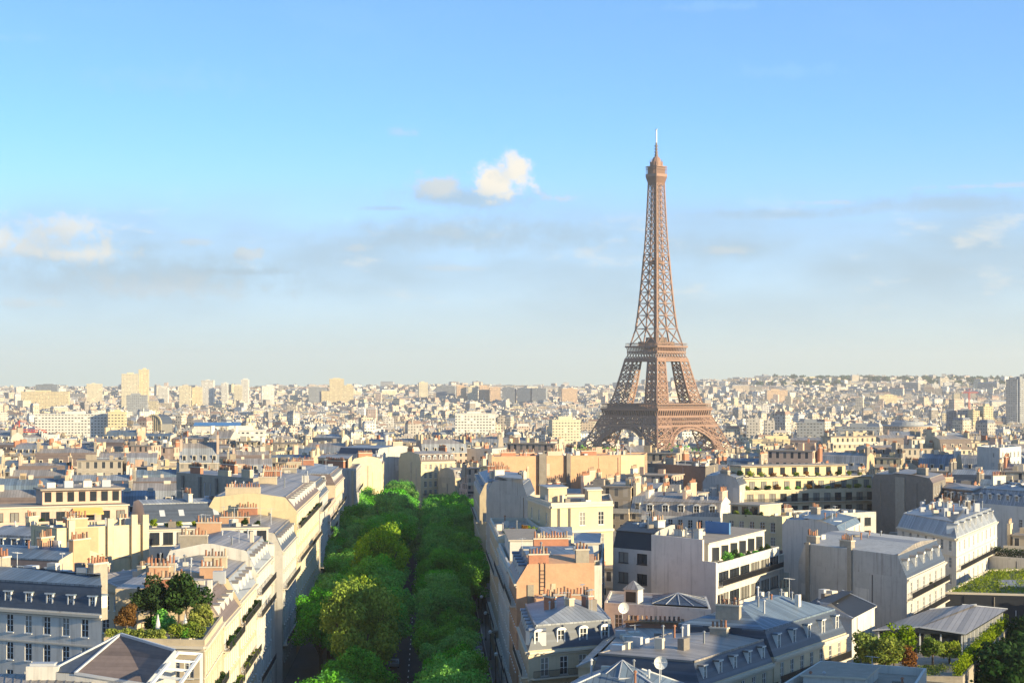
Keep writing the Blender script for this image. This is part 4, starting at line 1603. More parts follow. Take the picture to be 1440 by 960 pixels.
b = Near('huge grey stone party wall block with row of orange pots', [C(248, 432), C(356, 402), C(392, 420), C(300, 452)], 29.4, 'stone')
b.mansard(1.2, (0, 0, 1.4, 0), 'slate', 'zincw', .4)
b.chimney(.25, .06, 5, 1.2, 'x', 'brick').chimney(.62, .06, 5, 1.2, 'x', 'brick').chimney(.9, .08, 4, 1.4, 'x', 'brick').chimney(.5, .5, 8, 1.6, 'x', 'brick').clutter(6, 1).finish()
mb = MB()
for t in (.1, .33, .55, .78, .95):
    x, y = b.at(t, 0)
    mb.box(x - .45, y - .4, 2, x + .45, y - .003, b.h + 1.0)
mb.build('chimney_flue', M['dstone'], b.root)

b = Near('stepped pinkish terrace block with ochre awning and roof pavilion', quad(-20, 330, 192, 341, 15), 25.6, 'pink')
b.face('f', 11, 4, 1.7, 1.9, 3.1, .6, 'ribbon', balc=(0, 1)).flat('gravel', .9)
b.attic(.06, .98, .30, 1.0, 3.1, 'pink', 'gravel', win=9).finish()
o = b
mb = MB()
x0, y0 = b.at(.42, .52); x1, y1 = b.at(.96, .95)
mb.box(x0, y0, b.h + 3.4, x1, y1, b.h + 6.0, 0)
mb.box(x0 - .5, y0 - .9, b.h + 6.0, x1 + .5, y1 + .4, b.h + 6.3, 1)
for i in range(7):
    t = x0 + (x1 - x0) * (i + .5) / 7
    mb.box(t - .6, y0 - .06, b.h + 3.9, t + .6, y0 - .003, b.h + 5.7, 2)
mb.build('roof_pavilion', [M['pink'], M['gravel'], M['glass']], b.root)
mb = MB()
x0, y0 = b.at(.60, .30); x1, _y = b.at(.80, .30)
mb.poly([(x0, y0 - 1.7, b.h + 2.0), (x1, y0 - 1.7, b.h + 2.0), (x1, y0 - .05, b.h + 2.9), (x0, y0 - .05, b.h + 2.9)])
mb.poly([(x0, y0 - 1.7, b.h + 1.7), (x1, y0 - 1.7, b.h + 1.7), (x1, y0 - 1.7, b.h + 2.0), (x0, y0 - 1.7, b.h + 2.0)])
mb.build('awning', M['awning'], b.root)
p, q_ = b.world(.05, .10), b.world(.95, .10)
shrub_row(p, q_, 10, .75, ('leaf2', 'leafd', 'leafr'), 'potted shrub on the pinkish stepped terrace', 'shrubs on the pinkish terrace')
b.top = b.h + 6.3
for t, m_ in ((.5, 'white'), (.62, 'metal'), (.75, 'white'), (.88, 'metal')):
    x, y = b.at(t, .75)
    mb = MB()
    mb.box(-.8, -.6, 0, .8, .6, rn.uniform(.8, 1.5))
    mb.build('vent_box', M[m_], b.root, (x, y, b.h + 6.3))

b = Near('block with lit brown slate mansard and three dormers at the left edge', quad(-40, 264, 76, 258, 12), 23.4, 'cream')
b.face('f', 8, 4, 1.1, 2.0, 3.1, .9).cornice('f').mansard(3.0, (1.1, 0, 1.1, 0), 'slateb', 'zincb', 1.3, dorm={'f': 6}, dw=1.1, dh=1.5, dstyle='flat').chimney(.98, .5, 5, 1.0, 'y', 'orange').chimney(.5, .6, 3, 1.1, 'y', 'orange').clutter(5, 3.8, y0=.4).finish()
b = Near('low block with plain zinc roof below the sunlit cream wall', quad(84, 262, 182, 258, 12), 22.2, 'cream')
b.face('f', 5, 3).hip(2.0, 'zincw', gable=True).chimney(.2, .6, 3, .9, 'y', 'orange').chimney(.9, .5, 3.5, .9, 'y', 'orange').clutter(4, 1.2).finish()
b = Near('small grey block with blue zinc roof beside the pinkish terraces', quad(-30, 312, 66, 306, 14), 23.2, 'white')
b.face('f', 6, 3, 1.0, 1.8).mansard(2.6, (1.2, 0, 1.2, 0), 'zincb', 'zinc', 1.2, dorm={'f': 5}, dstyle='flat').chimney(.95, .5, 4, 1.4, 'y', 'orange').chimney(.3, .6, 3, 1.2, 'y', 'cream').clutter(5, 3.4, y0=.4).finish()

# ================================================================== the right of the avenue, near to far
b = Near('grey slate mansard corner block with round dormers by the avenue', [(xR(231), 231), (X(868, 238), 238), (X(868, 238) - 1.0, 256), (xR(256), 256)], 17.8, 'cream')
b.face('f', 4, 4, 1.2, 2.3, 3.3, 1.0, balc=(0, 2)).face('l', 8, 5, 1.15, 2.2, 3.3, 1.0, balc=(0, 2)).cornice('fl')
b.mansard(2.9, (1.0, .8, 0, 1.0), 'slate', 'zinc', 1.7, 'hip', {'f': 4, 'l': 7}, 1.25, 1.75, 'round')
b.chimney(.30, .45, 2.2, .8, 'y', 'brick').chimney(.5, .32, 1.6, .6, 'y', 'brick').chimney(.73, .45, 2.0, .7, 'y', 'brick').clutter(9, 3.6, .25, .85, .25, .85).finish()

b = Near('block with tall orange party wall and rows of terracotta pots by the avenue', [(xR(262), 262), (X(836, 264), 264), (X(836, 264) + .6, 286), (xR(286), 286)], 23.0, 'orange')
b.face('l', 7, 6, 1.15, 2.2, 3.2, 1.0, balc=(0, 4)).cornice('l')
b.mansard(2.6, (0, 0, 0, 1.6), 'slate', 'zincb', .9, 'x', {'l': 5})
b.chimney(.28, .02, 3.2, .35, 'x', 'orange').chimney(.84, .02, 2.4, .8, 'x', 'orange').chimney(.5, .97, 6, .9, 'x', 'orange').clutter(5, 3.0).finish()
mb = MB()
x, y = b.at(.33, 0)
for i in range(14):
    mb.box(x - .35, y - .1, b.h + 2.6 - 1 - i * .55, x + .35, y - .04, b.h + 2.6 - .9 - i * .55)
for s_ in (-.38, .34):
    mb.box(x + s_, y - .12, b.h - 6, x + s_ + .06, y - .03, b.h + 2.8)
mb.build('wall_ladder', M['iron'], b.root)
b2 = Near('low orange gable block with pot row between slate corner and tall orange wall', [(X(752, 256.5), 256.5), (X(836, 256.5), 256.5), (X(836, 256.5), 261.6), (X(752, 256.5), 261.6)], 21.2, 'orange')
b2.flat('zinc', .2).chimney(.5, .2, 7.5, .7, 'x', 'orange').finish()

b = Near('block with white attic boxes above the tall orange wall', [(xR(286.4), 286.4), (X(846, 288), 288), (X(850, 330), 330), (xR(330), 330)], 22.4, 'white')
b.face('l', 12, 6, 1.15, 2.2, 3.2, 1.0, balc=(0, 4)).cornice('l').face('r', 4, 3)
b.flat('gravel', .6).attic(.05, .33, .35, .9, 3.2, 'white', 'gravel').attic(.4, .68, .5, .95, 3.4, 'white', 'zinc').attic(.72, .96, .3, .8, 2.8, 'white', 'zinc')
b.chimney(.2, .1, 4, .8, 'x', 'orange').chimney(.85, .12, 3.5, .8, 'x', 'cream').clutter(9, .3).finish()
p, q_ = b.world(.1, .2), b.world(.9, .25)
shrub_row(p, q_, 5, .8, ('leafr', 'leafd', 'leaf2'), 'potted rusty shrub beside the white attic boxes', 'shrubs by the white attic boxes')

b = Near('sunlit yellow block with chamfered corner and roof terrace', [C(775, 349), C(862, 356), C(858, 380), C(742, 376)], 28.4, 'yellow')
b.face('f', 3, 2, 1.3, 2.5, 4.2, 1.4, m0=.6, m1=.6, skip=((0, 0), (0, 1), (1, 1))).face('l', 3, 3, 1.2, 2.3, 3.6, 1.6)
b.strip('f', b.h - 5.2, b.h - 4.7, .5).strip('l', b.h - 5.2, b.h - 4.7, .5).strip('f', b.h - .5, b.h - .1, .3).strip('l', b.h - .5, b.h - .1, .3)
b.flat('gravel', .5, 'trim').attic(.10, .36, .4, .8, 2.6, 'cream', 'zinc').attic(.64, .84, .25, .6, 2.2, 'cream', 'white').clutter(7, .2).finish()
mb = MB()
for t in (.12, .29):
    x, y = b.at(t, 0)
    mb.box(x - .28, y - .06, b.h - 4.6, x + .28, y - .003, b.h - .6)
mb.build('window_slit', M['iron'], b.root)
b = Near('pale block with balustrade terrace in front of the yellow chamfered block', [(xR(331), 331), (X(770, 336), 336), (X(742, 376), 376), (xR(376), 376)], 23.6, 'cream')
b.face('l', 12, 6, 1.15, 2.2, 3.2, 1.0, balc=(1, 4)).cornice('l').flat('gravel', .7, 'trim').clutter(5, .1).finish()
p, q_ = b.world(.2, .25), b.world(.9, .3)
shrub_row(p, q_, 6, .8, ('leafr', 'leaf2'), 'rusty planter shrub on the balustrade terrace', 'shrubs on the balustrade terrace')

b = Near('block with smooth grey gable wall in shade by the far avenue trees', [C(684, 420), C(742, 402), (X(752, 428), 428), (X(684, 450), 450)], 27.0, 'pale')
b.face('l', 7, 7, 1.15, 2.2, 3.2, 1.0, balc=(1, 4)).mansard(2.6, (0, 1.2, 0, 1.4), 'slate', 'zinc', 1.2, dorm={'l': 6}).chimney(.3, .3, 3, 1.0, 'y', 'white').clutter(6, 3.4).finish()
b = Near('tall avenue block with slate mansard behind the grey gable', [(xR(452), 452), (X(735, 452), 452), (X(725, 512), 512), (xR(512), 512)], 24.5, 'cream')
b.face('l', 14, 6, 1.15, 2.2, 3.2, 1.0, balc=(1, 4)).mansard(3.0, (0, 1.2, 0, 1.4), 'slate', 'zinc', 1.0, dorm={'l': 10}).chimney(.5, .2, 5, 1.4, 'x', 'brick').chimney(.5, .75, 5, 1.4, 'x', 'brick').finish()

# long orange wall
b = Near('very long orange party wall with dark flues and shadowed base', [C(690, 514), C(906, 528), C(910, 546), C(694, 534)], 31.4, 'orange')
b.flat('gravel', .35, 'orange')
mb = MB()
w_ = math.dist(b.p[0], b.p[1])
for px, hw_ in ((761, 1.1), (797, .6), (688, .5)):
    x = b.p[0][0] + (px - 690) / 216 * w_
    mb.box(x - hw_, b.p[0][1] - .8, 4, x + hw_, b.p[0][1] - .003, b.h + .9)
mb.build('chimney_flue', M['dstone'], b.root)
mb = MB()
x = b.p[0][0] + (872 - 690) / 216 * w_
mb.box(x, b.p[0][1] - .10, 4, b.p[1][0] - .02, b.p[0][1] - .003, b.h + .2)
mb.build('render_panel', M['yellow'], b.root)
for t in (.1, .22, .4, .62, .8):
    b.chimney(t, .6, 5, 1.0, 'x', 'brick')
b.clutter(12, .2).finish()
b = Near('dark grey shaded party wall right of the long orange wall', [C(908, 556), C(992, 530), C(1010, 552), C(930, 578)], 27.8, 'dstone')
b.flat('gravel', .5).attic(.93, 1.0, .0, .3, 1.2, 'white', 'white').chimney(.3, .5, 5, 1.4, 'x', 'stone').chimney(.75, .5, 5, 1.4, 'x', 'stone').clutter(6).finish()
b = Near('pale block with gabled dormers and pot rows right of the yellow block', quad(902, 424, 1012, 418, 12), 21.6, 'white')
b.face('f', 7, 3, 1.1, 2.0).face('l').mansard(3.0, (1.6, 0, 1.4, 0), 'zincw', 'zincw', 1.2, dorm={'f': 5}, dw=1.5, dh=1.9, dstyle='gable').chimney(.02, .5, 6, 1.0, 'y', 'white').chimney(.5, .5, 6, 1.0, 'y', 'pink').chimney(.97, .5, 6, 1.0, 'y', 'pink').clutter(6, 3.6).finish()
b = Near('small yellow sunlit block with one tall window beside the dormers', quad(1016, 406, 1100, 396, 12), 22.6, 'yellow')
b.face('f', 5, 3, 1.2, 2.1, 3.1, .8).face('r', 4, 3).flat('gravel', .6).attic(.0, .5, .25, .95, 2.4, 'cream', 'gravel', win=3).clutter(5).finish()
p, q_ = b.world(.1, .08), b.world(.9, .08)
shrub_row(p, q_, 4, .8, ('leaf2', 'leafd'), 'potted shrub on the small yellow sunlit roof', 'shrubs on the small yellow roof')

# long planted terraces
b = Near('long cream block with two planted terraces and white slab edges', quad(1042, 478, 1236, 492, 15), 24.0, 'cream')
b.face('f', 12, 4, 1.9, 2.0, 3.2, .7, 'ribbon', balc=(0, 1, 2)).flat('gravel', .3).attic(.0, 1.0, .24, 1.0, 3.1, 'yellow', 'gravel', win=12, ov=.5).finish()
mb = MB()
x0, y0 = b.at(.10, .5); x1, y1 = b.at(.86, .95)
mb.box(x0, y0, b.h + 3.4, x1, y1, b.h + 6.0, 0)
mb.box(x0 - .5, y0 - .6, b.h + 6.0, x1 + .5, y1 + .4, b.h + 6.3, 1)
for i in range(9):
    t = x0 + (x1 - x0) * (i + .5) / 9
    mb.box(t - .7, y0 - .06, b.h + 3.8, t + .7, y0 - .003, b.h + 5.7, 2)
mb.build('roof_pavilion', [M['yellow'], M['gravel'], M['glass']], b.root)
p, q_ = b.world(.02, .10), b.world(.98, .10)
shrub_row(p, q_, 13, .95, ('leafd', 'leaf2', 'leafr', 'leaf'), 'bushy plant on the lower long planted terrace', 'plants on the lower long terrace')
p, q_ = b.world(.02, .36, b.h + 3.3), b.world(.98, .36, b.h + 3.3)
shrub_row(p, q_, 12, .85, ('leafd', 'leaf2', 'leafr'), 'bushy plant on the upper long planted terrace', 'plants on the upper long terrace')
b = Near('grey block with blank slanting gable left of the long planted terraces', [C(988, 486), C(1040, 470), C(1060, 494), C(1004, 512)], 26.0, 'pale')
b.mansard(1.8, (0, 1.2, 0, 1.2), 'slate', 'zinc', .8).chimney(.6, .05, 4, .8, 'x', 'stone').finish()
b = Near('grey block with dark ribbon windows below the planted terraces', quad(1102, 432, 1232, 446, 13), 20.4, 'pale')
b.face('f', 8, 4, 2.0, 1.9, 3.1, .7, 'ribbon').flat('gravel', .6).clutter(10).chimney(.3, .7, 3, 1.4, 'x', 'stone').finish()

# white modern block with party wall
b = Near('white block with grey ribbon windows and black roof, facing the avenue', [C(862, 302), C(918, 295), C(950, 318), C(880, 326)], 24.6, 'pale')
b.face('f', 2, 5, 2.3, 1.7, 3.2, .6, 'ribbon', .3, .3).mansard(2.6, (1.2, 0, .8, .5), 'black', 'black', .2)
b.clutter(5, 2.6, .3, .8, .35, .8).chimney(.9, .5, 2, .9, 'y', 'white').chimney(.6, .8, 2, .9, 'x', 'white').finish()
R5 = [C(918, 294), C(1009, 281), (44.6, 312), (35.6, 324)]
b = Near('white block with huge blank party wall and stepped ribbon-window terraces', R5, 23.4, 'white')
b.face('r', 6, 5, 5.0, 1.9, 3.3, .9, 'ribbon', .3, .3, balc=(0,)).flat('gravel', .5)
b.attic(.0, .80, .06, .96, 3.0, 'white', 'gravel').finish()
# the party wall rises with the set-back storeys
mb = MB()
a, u, n, L = b.edge('f')
mb.box(b.p[0][0], b.p[0][1] - .3, 3, b.p[0][0] + L * .80, b.p[0][1] - .003, b.h + 3.9)
mb.box(b.p[0][0] + L * .80, b.p[0][1] - .3, 3, b.p[1][0], b.p[0][1] - .003, b.h + .7)
mb.build('party_wall', M['white'], b.root)
# windows of the set-back storey on the sunny side
for i in range(6):
    x, y = b.at(.80, .12 + .14 * i)
    wm, pm = window_mesh(2.6, 2.0, 'ribbon')
    w_ = link('window', wm, b.root, (x + .07, y, b.h + .4), math.pi / 2)
    link('pane', pm[0], w_, (0, -.06, 0))
p, q_ = b.world(.93, .15), b.world(.93, .95)
shrub_row(p, q_, 7, .8, ('leafd', 'leafd', 'leaf'), 'dark shrub on the stepped terrace of the white party wall block', 'shrubs on the white stepped terrace')
mb = MB()
x0, y0 = b.at(.25, .55)
mb.box(x0, y0, b.h + 3.2, x0 + 6, y0 + .3, b.h + 5.1)
mb.build('roof_sheeting', M['blue'], b.root)
b.top = b.h + 3.2
b.chimney(.15, .25, 2, 1.0, 'x', 'white').chimney(.5, .2, 1.6, 1.2, 'x', 'white').clutter(6, 3.2, .1, .7)

b = Near('low white block with a tall door, small windows and glass skylight roof', [C(850, 268), C(1000, 260), (X(1000, 260) + 1, 276), C(858, 284)], 19.2, 'white')
b.face('f', 6, 3, 1.2, 2.0, 3.2, 1.2, only=(0, 1, 4, 5)).flat('zinc', .35).finish()
mb = MB()
p0, p1, p2, p3 = b.at(.45, .15), b.at(.98, .15), b.at(.98, .8), b.at(.45, .8)
c_ = b.at(.7, .5)
for i, (a_, e_) in enumerate(((p0, p1), (p1, p2), (p2, p3), (p3, p0))):
    mb.poly([(*a_, b.h + .35), (*e_, b.h + .35), (*c_, b.h + 1.5)], 0)
    for k in range(5):
        t = k / 4
        mb.bar((a_[0] + (e_[0] - a_[0]) * t, a_[1] + (e_[1] - a_[1]) * t, b.h + .37), (*c_, b.h + 1.52), .05, 1)
mb.build('glass_skylight', [M['slate'], M['metal']], b.root)
mb = MB()
x, y = b.at(.27, .3)
mb.box(-1.1, -.9, 0, 1.1, .9, 2.0, 0)
for a_, e_ in (((-1.3, -1.1), (1.3, -1.1)), ((1.3, -1.1), (1.3, 1.1)), ((1.3, 1.1), (-1.3, 1.1)), ((-1.3, 1.1), (-1.3, -1.1))):
    mb.poly([(*a_, 2.0), (*e_, 2.0), (0, 0, 3.3)], 1)
mb.box(-.8, -.95, .2, .8, -.9, 1.7, 2)
mb.build('roof_kiosk', [M['white'], M['zinc'], M['iron']], b.root, (x, y, b.h))

# long blue roof
b = Near('long block with blue zinc roof and white-framed dormers, bottom centre right', [(30.5, 217.8), (42.9, 240.0), (30.6, 247.0), (18.8, 224.6)], 18.9, 'cream')
b.face('f', 7, 5, 1.15, 2.1, 3.2, .9, balc=(0,)).cornice('f')
b.mansard(3.0, (1.3, .9, 1.2, .3), 'slate', 'zincb', 2.0, None, {'f': 5}, 1.15, 1.9, 'flat')
b.chimney(.10, .5, 3.0, .4, 'y', 'stone').clutter(14, 4.2, .15, .9, .25, .75).finish()
b = Near('lower slate-sided block with flat warm zinc deck in front of the blue roof', [(20.0, 199.0), (30.3, 217.4), (18.5, 224.0), (8.6, 206.0)], 18.4, 'cream')
b.face('f', 6, 5, 1.15, 2.1, 3.2, .9, balc=(0,)).cornice('f')
b.mansard(2.5, (1.2, 0, .6, 1.0), 'slate', 'zincw', .5, None, {'f': 5}, 1.0, 1.5, 'flat')
b.chimney(.93, .45, 2.4, .9, 'y', 'stone').clutter(7, 2.9, .1, .85, .3, .9).finish()
b = Near('low block with warm zinc deck roof and timber-framed edges by the brick stack', [(7.6, 214.0), (11.6, 214.4), (26.5, 243.0), (13.6, 247.0)], 18.4, 'cream')
b.hip(.9, 'zincw', .2, True)
x, y = b.at(.45, .9)
mb = MB()
mb.box(-3.6, -.8, -2, 3.6, .8, 1.5, 0)
mb.box(-3.8, -1.0, 1.5, 3.8, 1.0, 1.75, 1)
o = mb.build('chimney', [M['brick'], M['wood']], b.root, (x, y, b.h), -.35)
for i in range(12):
    link('chimney_pot', pot_mesh(.55), o, (-3.4 + i * .6, 0, 1.75))
b.clutter(5, .5).finish()


def dish(x, y, z, h, r, label, yaw=0.0):
    o = thing('satellite_dish', label, 'satellite dish', (x, y, z), yaw, 'satellite dishes on the roofs')
    mb = MB()
    mb.cyl(0, 0, -.6, h, .05, .05, 6)
    mb.build('mast', M['metal'], o)
    mb = MB()
    n = 14
    for k in range(4):
        r0, r1 = r * k / 4, r * (k + 1) / 4
        for i in range(n):
            a, b_ = 2 * math.pi * i / n, 2 * math.pi * (i + 1) / n
            pt = lambda rr, t: (rr * math.cos(t), -.25 - .28 * (1 - (rr / r) ** 2) * -1 - .28, h + rr * math.sin(t))
            mb.poly([pt(r0, a), pt(r1, a), pt(r1, b_), pt(r0, b_)] if k else [pt(0, 0), pt(r1, a), pt(r1, b_)])
    mb.build('reflector', M['frame'], o)
    mb = MB()
    mb.bar((0, -.3, h - r * .8), (0, -.9, h), .025)
    mb.box(-.06, -.98, h - .06, .06, -.84, h + .06)
    mb.build('feed_arm', M['metal'], o)


p = b.world(.1, .93, b.h + 1)
dish(p[0], p[1], p[2], 2.2, .75, 'white satellite dish on mast above the brown brick stack', .3)
b = Near('low block with shaded blue zinc roof and glass lantern at the bottom edge', [(2.6, 187.0), (17.0, 184.0), (18.8, 196.5), (7.6, 203.0)], 18.8, 'white')
b.hip(2.3, 'zincb', .3, False, .4)
mb = MB()
x, y = b.at(.5, .45)
n = 8
for i in range(n):
    a_, e_ = 2 * math.pi * i / n, 2 * math.pi * (i + 1) / n
    pa, pb = (2.6 * math.cos(a_), 2.6 * math.sin(a_), 0), (2.6 * math.cos(e_), 2.6 * math.sin(e_), 0)
    mb.poly([pa, pb, (0, 0, 1.5)], 0)
    mb.bar(pa, (0, 0, 1.52), .05, 1)
    mb.bar(pa, pb, .07, 1)
    mb.poly([(pa[0], pa[1], -1.5), (pb[0], pb[1], -1.5), pb, pa], 1)
mb.build('glass_lantern', [M['zincb'], M['metal']], b.root, (x, y, b.top - .3))
b.clutter(5, 1.6, .2, .8, .2, .8).finish()
p = b.world(.78, .6, b.h + 1.9)
dish(p[0], p[1], p[2], 1.3, .7, 'white satellite dish beside the glass lantern at the bottom edge', -.1)

# big pale party wall block, right
b = Near('tall pale block with stained blank party wall and rounded mansard', [(47.6, 311), (60.4, 286), (73.2, 316), (60, 341)], 21.2, 'pale')
b.face('r', 6, 5, 1.3, 2.2, 3.3, .9, balc=(0, 1)).cornice('r').mansard(3.4, (0, 1.8, 0, 1.4), 'slate', 'zincw', .7, 'x', {'r': 5}, 1.4, 2.0, 'round')
b.chimney(.12, .06, 2.6, .5, 'x', 'stone').chimney(.45, .05, 3, .4, 'x', 'stone').clutter(5, 3.6).finish()
mb = MB()
for t, wd in ((.10, .5), (.50, .55)):
    x, y = b.at(t, 0)
    mb.box(x - wd, y - .25, 4, x + wd, y - .003, b.h + 3.7)
mb.build('chimney_flue', M['stone'], b.root)
p, q_ = b.world(1.02, .2, b.h - 3.3), b.world(1.02, .8, b.h - 3.3)
shrub_row(p, q_, 4, .6, ('leafd', 'leaf'), 'balcony plant on the facade beside the stained party wall', 'plants on the facade balcony')
b = Near('low white roof house with tilted dark panels before the stained party wall', [C(1122, 268), C(1198, 258), C(1230, 272), C(1152, 282)], 18.6, 'white')
b.face('f', 3, 2, 1.2, 1.4, 3, 1.0, 'dark', only=(2,)).hip(1.6, 'black', .3, True).clutter(3, .8).finish()
b = Near('white block with clean shaded wall behind the stained party wall', [C(1100, 368), C(1182, 348), C(1210, 372), C(1130, 392)], 23.6, 'white')
b.mansard(1.0, (0, 1, 0, 1), 'zincb', 'zincb', .8).clutter(8, 1).chimney(.4, .5, 3, 1.0, 'x', 'stone').finish()
b = Near('white block with cluttered zinc roof, far right middle', [C(1262, 382), C(1345, 352), C(1402, 398), C(1316, 428)], 22.2, 'white')
b.face('f', 7, 3, 1.2, 2.0).face('r', 9, 4, 1.2, 2.0, 3.2, .9, balc=(1,)).cornice('fr').mansard(2.6, (1.3, 1.3, 1.2, 1.2), 'zinc', 'zinc', .8, dorm={'r': 7}, dstyle='flat').clutter(26, 3.2, .12, .88, .15, .85).chimney(.5, .5, 4, .9, 'x', 'white').finish()
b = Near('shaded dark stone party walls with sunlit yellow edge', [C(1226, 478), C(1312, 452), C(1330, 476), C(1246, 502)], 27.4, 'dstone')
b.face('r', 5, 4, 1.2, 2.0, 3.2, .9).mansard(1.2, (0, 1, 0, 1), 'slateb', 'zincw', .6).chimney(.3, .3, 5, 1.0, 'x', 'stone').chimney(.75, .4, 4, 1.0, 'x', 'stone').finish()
mb = MB()
x, y = b.at(.5, 0)
mb.box(x - 2.6, y - .2, 3, x + 1.6, y - .003, b.h + .9)
mb.build('chimney_flue', M['stone'], b.root)
b = Near('sunlit block with row of shopfront-like dormers right of the dark stone walls', [C(1314, 470), C(1372, 452), C(1392, 476), C(1336, 494)], 22.4, 'cream')
b.face('f', 6, 3).face('r', 5, 3).mansard(3.0, (1.3, 1.3, 1.2, 0), 'slateb', 'zincw', 1.0, dorm={'f': 6, 'r': 5}).chimney(.1, .5, 4, 1.2, 'y', 'orange').finish()
b = Near('bluish white block with ornate mansard at the right edge', [C(1372, 448), C(1460, 428), C(1480, 456), C(1398, 476)], 23.0, 'white')
b.face('f', 2, 2, 1.2, 2.0, 3.2, 3.0).mansard(3.4, (1.6, 1, 1.2, 1.2), 'zinc', 'zincb', 1.2, dorm={'f': 7}, dw=1.3, dh=1.8).chimney(.2, .6, 4, 1.4, 'y', 'white').clutter(8, 4).finish()
b = Near('tall white block with grey shaded side at the upper right edge', [C(1374, 612), C(1406, 594), C(1436, 612), C(1404, 630)], 31.0, 'white')
b.face('r', 5, 6, 1.4, 1.8, 3.1, 1.0).face('f', 2, 6, 1.0, 1.4, 3.1, 1.2, skip=tuple((0, r) for r in range(6))).flat('gravel', .6).clutter(6).finish()
b = Near('low white wall block topped by a clipped hedge, right edge', [C(1384, 388), C(1452, 380), C(1460, 398), C(1392, 406)], 15.2, 'white')
b.flat('gravel', .5).finish()
p, q_ = b.world(.04, .2), b.world(.98, .2)
hedge((p[0], p[1], p[2]), (q_[0], q_[1], q_[2]), 1.6, 1.8, M['leafd'], 'dark clipped hedge on the white wall at the right edge', 3200, .25)

# green roof building
b = Near('dark-fronted low building with planted sedum roof, right edge', [(74.6, 322.0), (89.0, 318.5), (101.5, 364.0), (92.0, 362.0)], 14.9, 'black', 'building', 'green_roof_building')
b.flat('soil', .35, 'trim')
mb = MB()
p0, p1 = b.at(.55, .25), b.at(.95, .5)
mb.box(p0[0], p0[1], b.h + .05, p1[0], p1[1], b.h + .4)
mb.build('roof_deck', M['zincw'], b.root)
b.finish()
tag(link('roof_grass', leaf_mesh('roof_grass', [(*b.world(rn.uniform(.03, .97), rn.uniform(.03, .97))[:2], 14.95, .9) for i in range(260)], 9000, .28, M['leaf2'], 8)), 'dry yellow-green grasses on the sedum roof', 'grass', kind='stuff')

# glass pavilion with garden podium
b = Near('planted stone podium carrying the garden pavilion, bottom right', [(43.6, 237.5), (57.0, 236.5), (78.0, 291.0), (63.4, 287.0)], 13.4, 'stone', 'podium', 'garden_podium')
b.face('f', 6, 2, 1.6, 1.8, 3.2, 1.2, 'dark').flat('gravel', .4).finish()
POD = b
b = Near('modern garden pavilion with pale pitched roof panels and white fins', [(51.4, 262.0), (62.2, 258.5), (75.0, 286.5), (64.4, 286.0)], 16.4, 'glass', 'pavilion', 'garden_pavilion')
b.hip(.7, 'zincw', .7, True)
mb = MB()
a, u, n, L = b.edge('r')
for i in range(11):
    t = L * (i + .3) / 11
    x, y = a[0] + u[0] * t + n[0] * .3, a[1] + u[1] * t + n[1] * .3
    mb.bar((x, y, 12.2), (x, y, b.h - .2), .22)
mb.build('fin_screen', M['frame'], b.root)
mb = MB()
a, u, n, L = b.edge('f')
for i in range(5):
    t = L * i / 4
    x, y = a[0] + u[0] * t + n[0] * .25, a[1] + u[1] * t + n[1] * .25
    mb.bar((x, y, 12.2), (x, y, b.h - .2), .1)
mb.build('post', M['frame'], b.root)
b.finish()
placed.append((60, 262, 22))
PZ = 13.45
for i, (fx_, fy_, h, w, kind, lab) in enumerate((
        (.08, .08, 5.4, 4.8, 'leaf2', 'large yellow-green bush at the left end of the podium garden'),
        (.24, .05, 4.8, 4.4, 'leaf2', 'round sunlit bush second from the left in the podium garden'),
        (.22, .20, 5.8, 4.8, 'leaf2', 'tallest sunlit bush beside the pavilion front'),
        (.40, .10, 3.4, 3.2, 'leafr', 'low rusty bush in the podium garden'),
        (.58, .22, 3.8, 3.2, 'leaf2', 'small sunlit tree before the pavilion corner'),
        (.72, .26, 3.4, 3.0, 'leaf2', 'olive bush right of the pavilion corner'))):
    p = POD.world(fx_, fy_)
    small_tree(p[0], p[1], PZ, h, w, kind, lab, 'bushes of the podium garden', 2600)
tag(link('lawn', leaf_mesh('lawn', [(*POD.world(rn.uniform(.35, .75), rn.uniform(.05, .2))[:2], PZ - .1, .6) for i in range(120)], 5000, .2, M['leaf2'], 18)), 'bright green lawn strip in the podium garden', 'grass', kind='stuff')
p, q_ = POD.world(.93, .02), POD.world(.93, .95)
hedge((p[0], p[1], PZ), (q_[0], q_[1], PZ), 1.5, 2.2, M['leaf2'], 'olive hedge along the right edge of the garden podium', 9000, .26)
for i in range(7):
    t = i / 6
    x, y = 61.5 + 21 * t, 239 + 52 * t
    small_tree(x, y, 0, 15.2 + (i % 3) * 1.0, 9.5, 'leafd', 'tall dark green tree behind the podium hedge, %s from the near end' % ordinal(i + 1), 'trees beside the garden podium', 5200)
placed.extend([(61.5 + 21 * i / 6, 239 + 52 * i / 6, 5) for i in range(7)])

b = Near('low white parapet roofs at the bottom edge right of the blue roof', [(27.5, 197.0), (41.0, 193.0), (47.0, 212.0), (36.0, 218.0)], 17.6, 'white')
b.face('f', 4, 2).flat('gravel', .9).attic(.1, .6, .35, .8, 1.2, 'white', 'gravel').clutter(5, .1).finish()
b = Near('low cream annex with flat roof below the podium garden', [(41.0, 222.0), (56.0, 214.0), (60.0, 229.0), (47.0, 238.0)], 13.0, 'yellow')
b.face('f', 5, 2).flat('gravel', .6).clutter(4).finish()

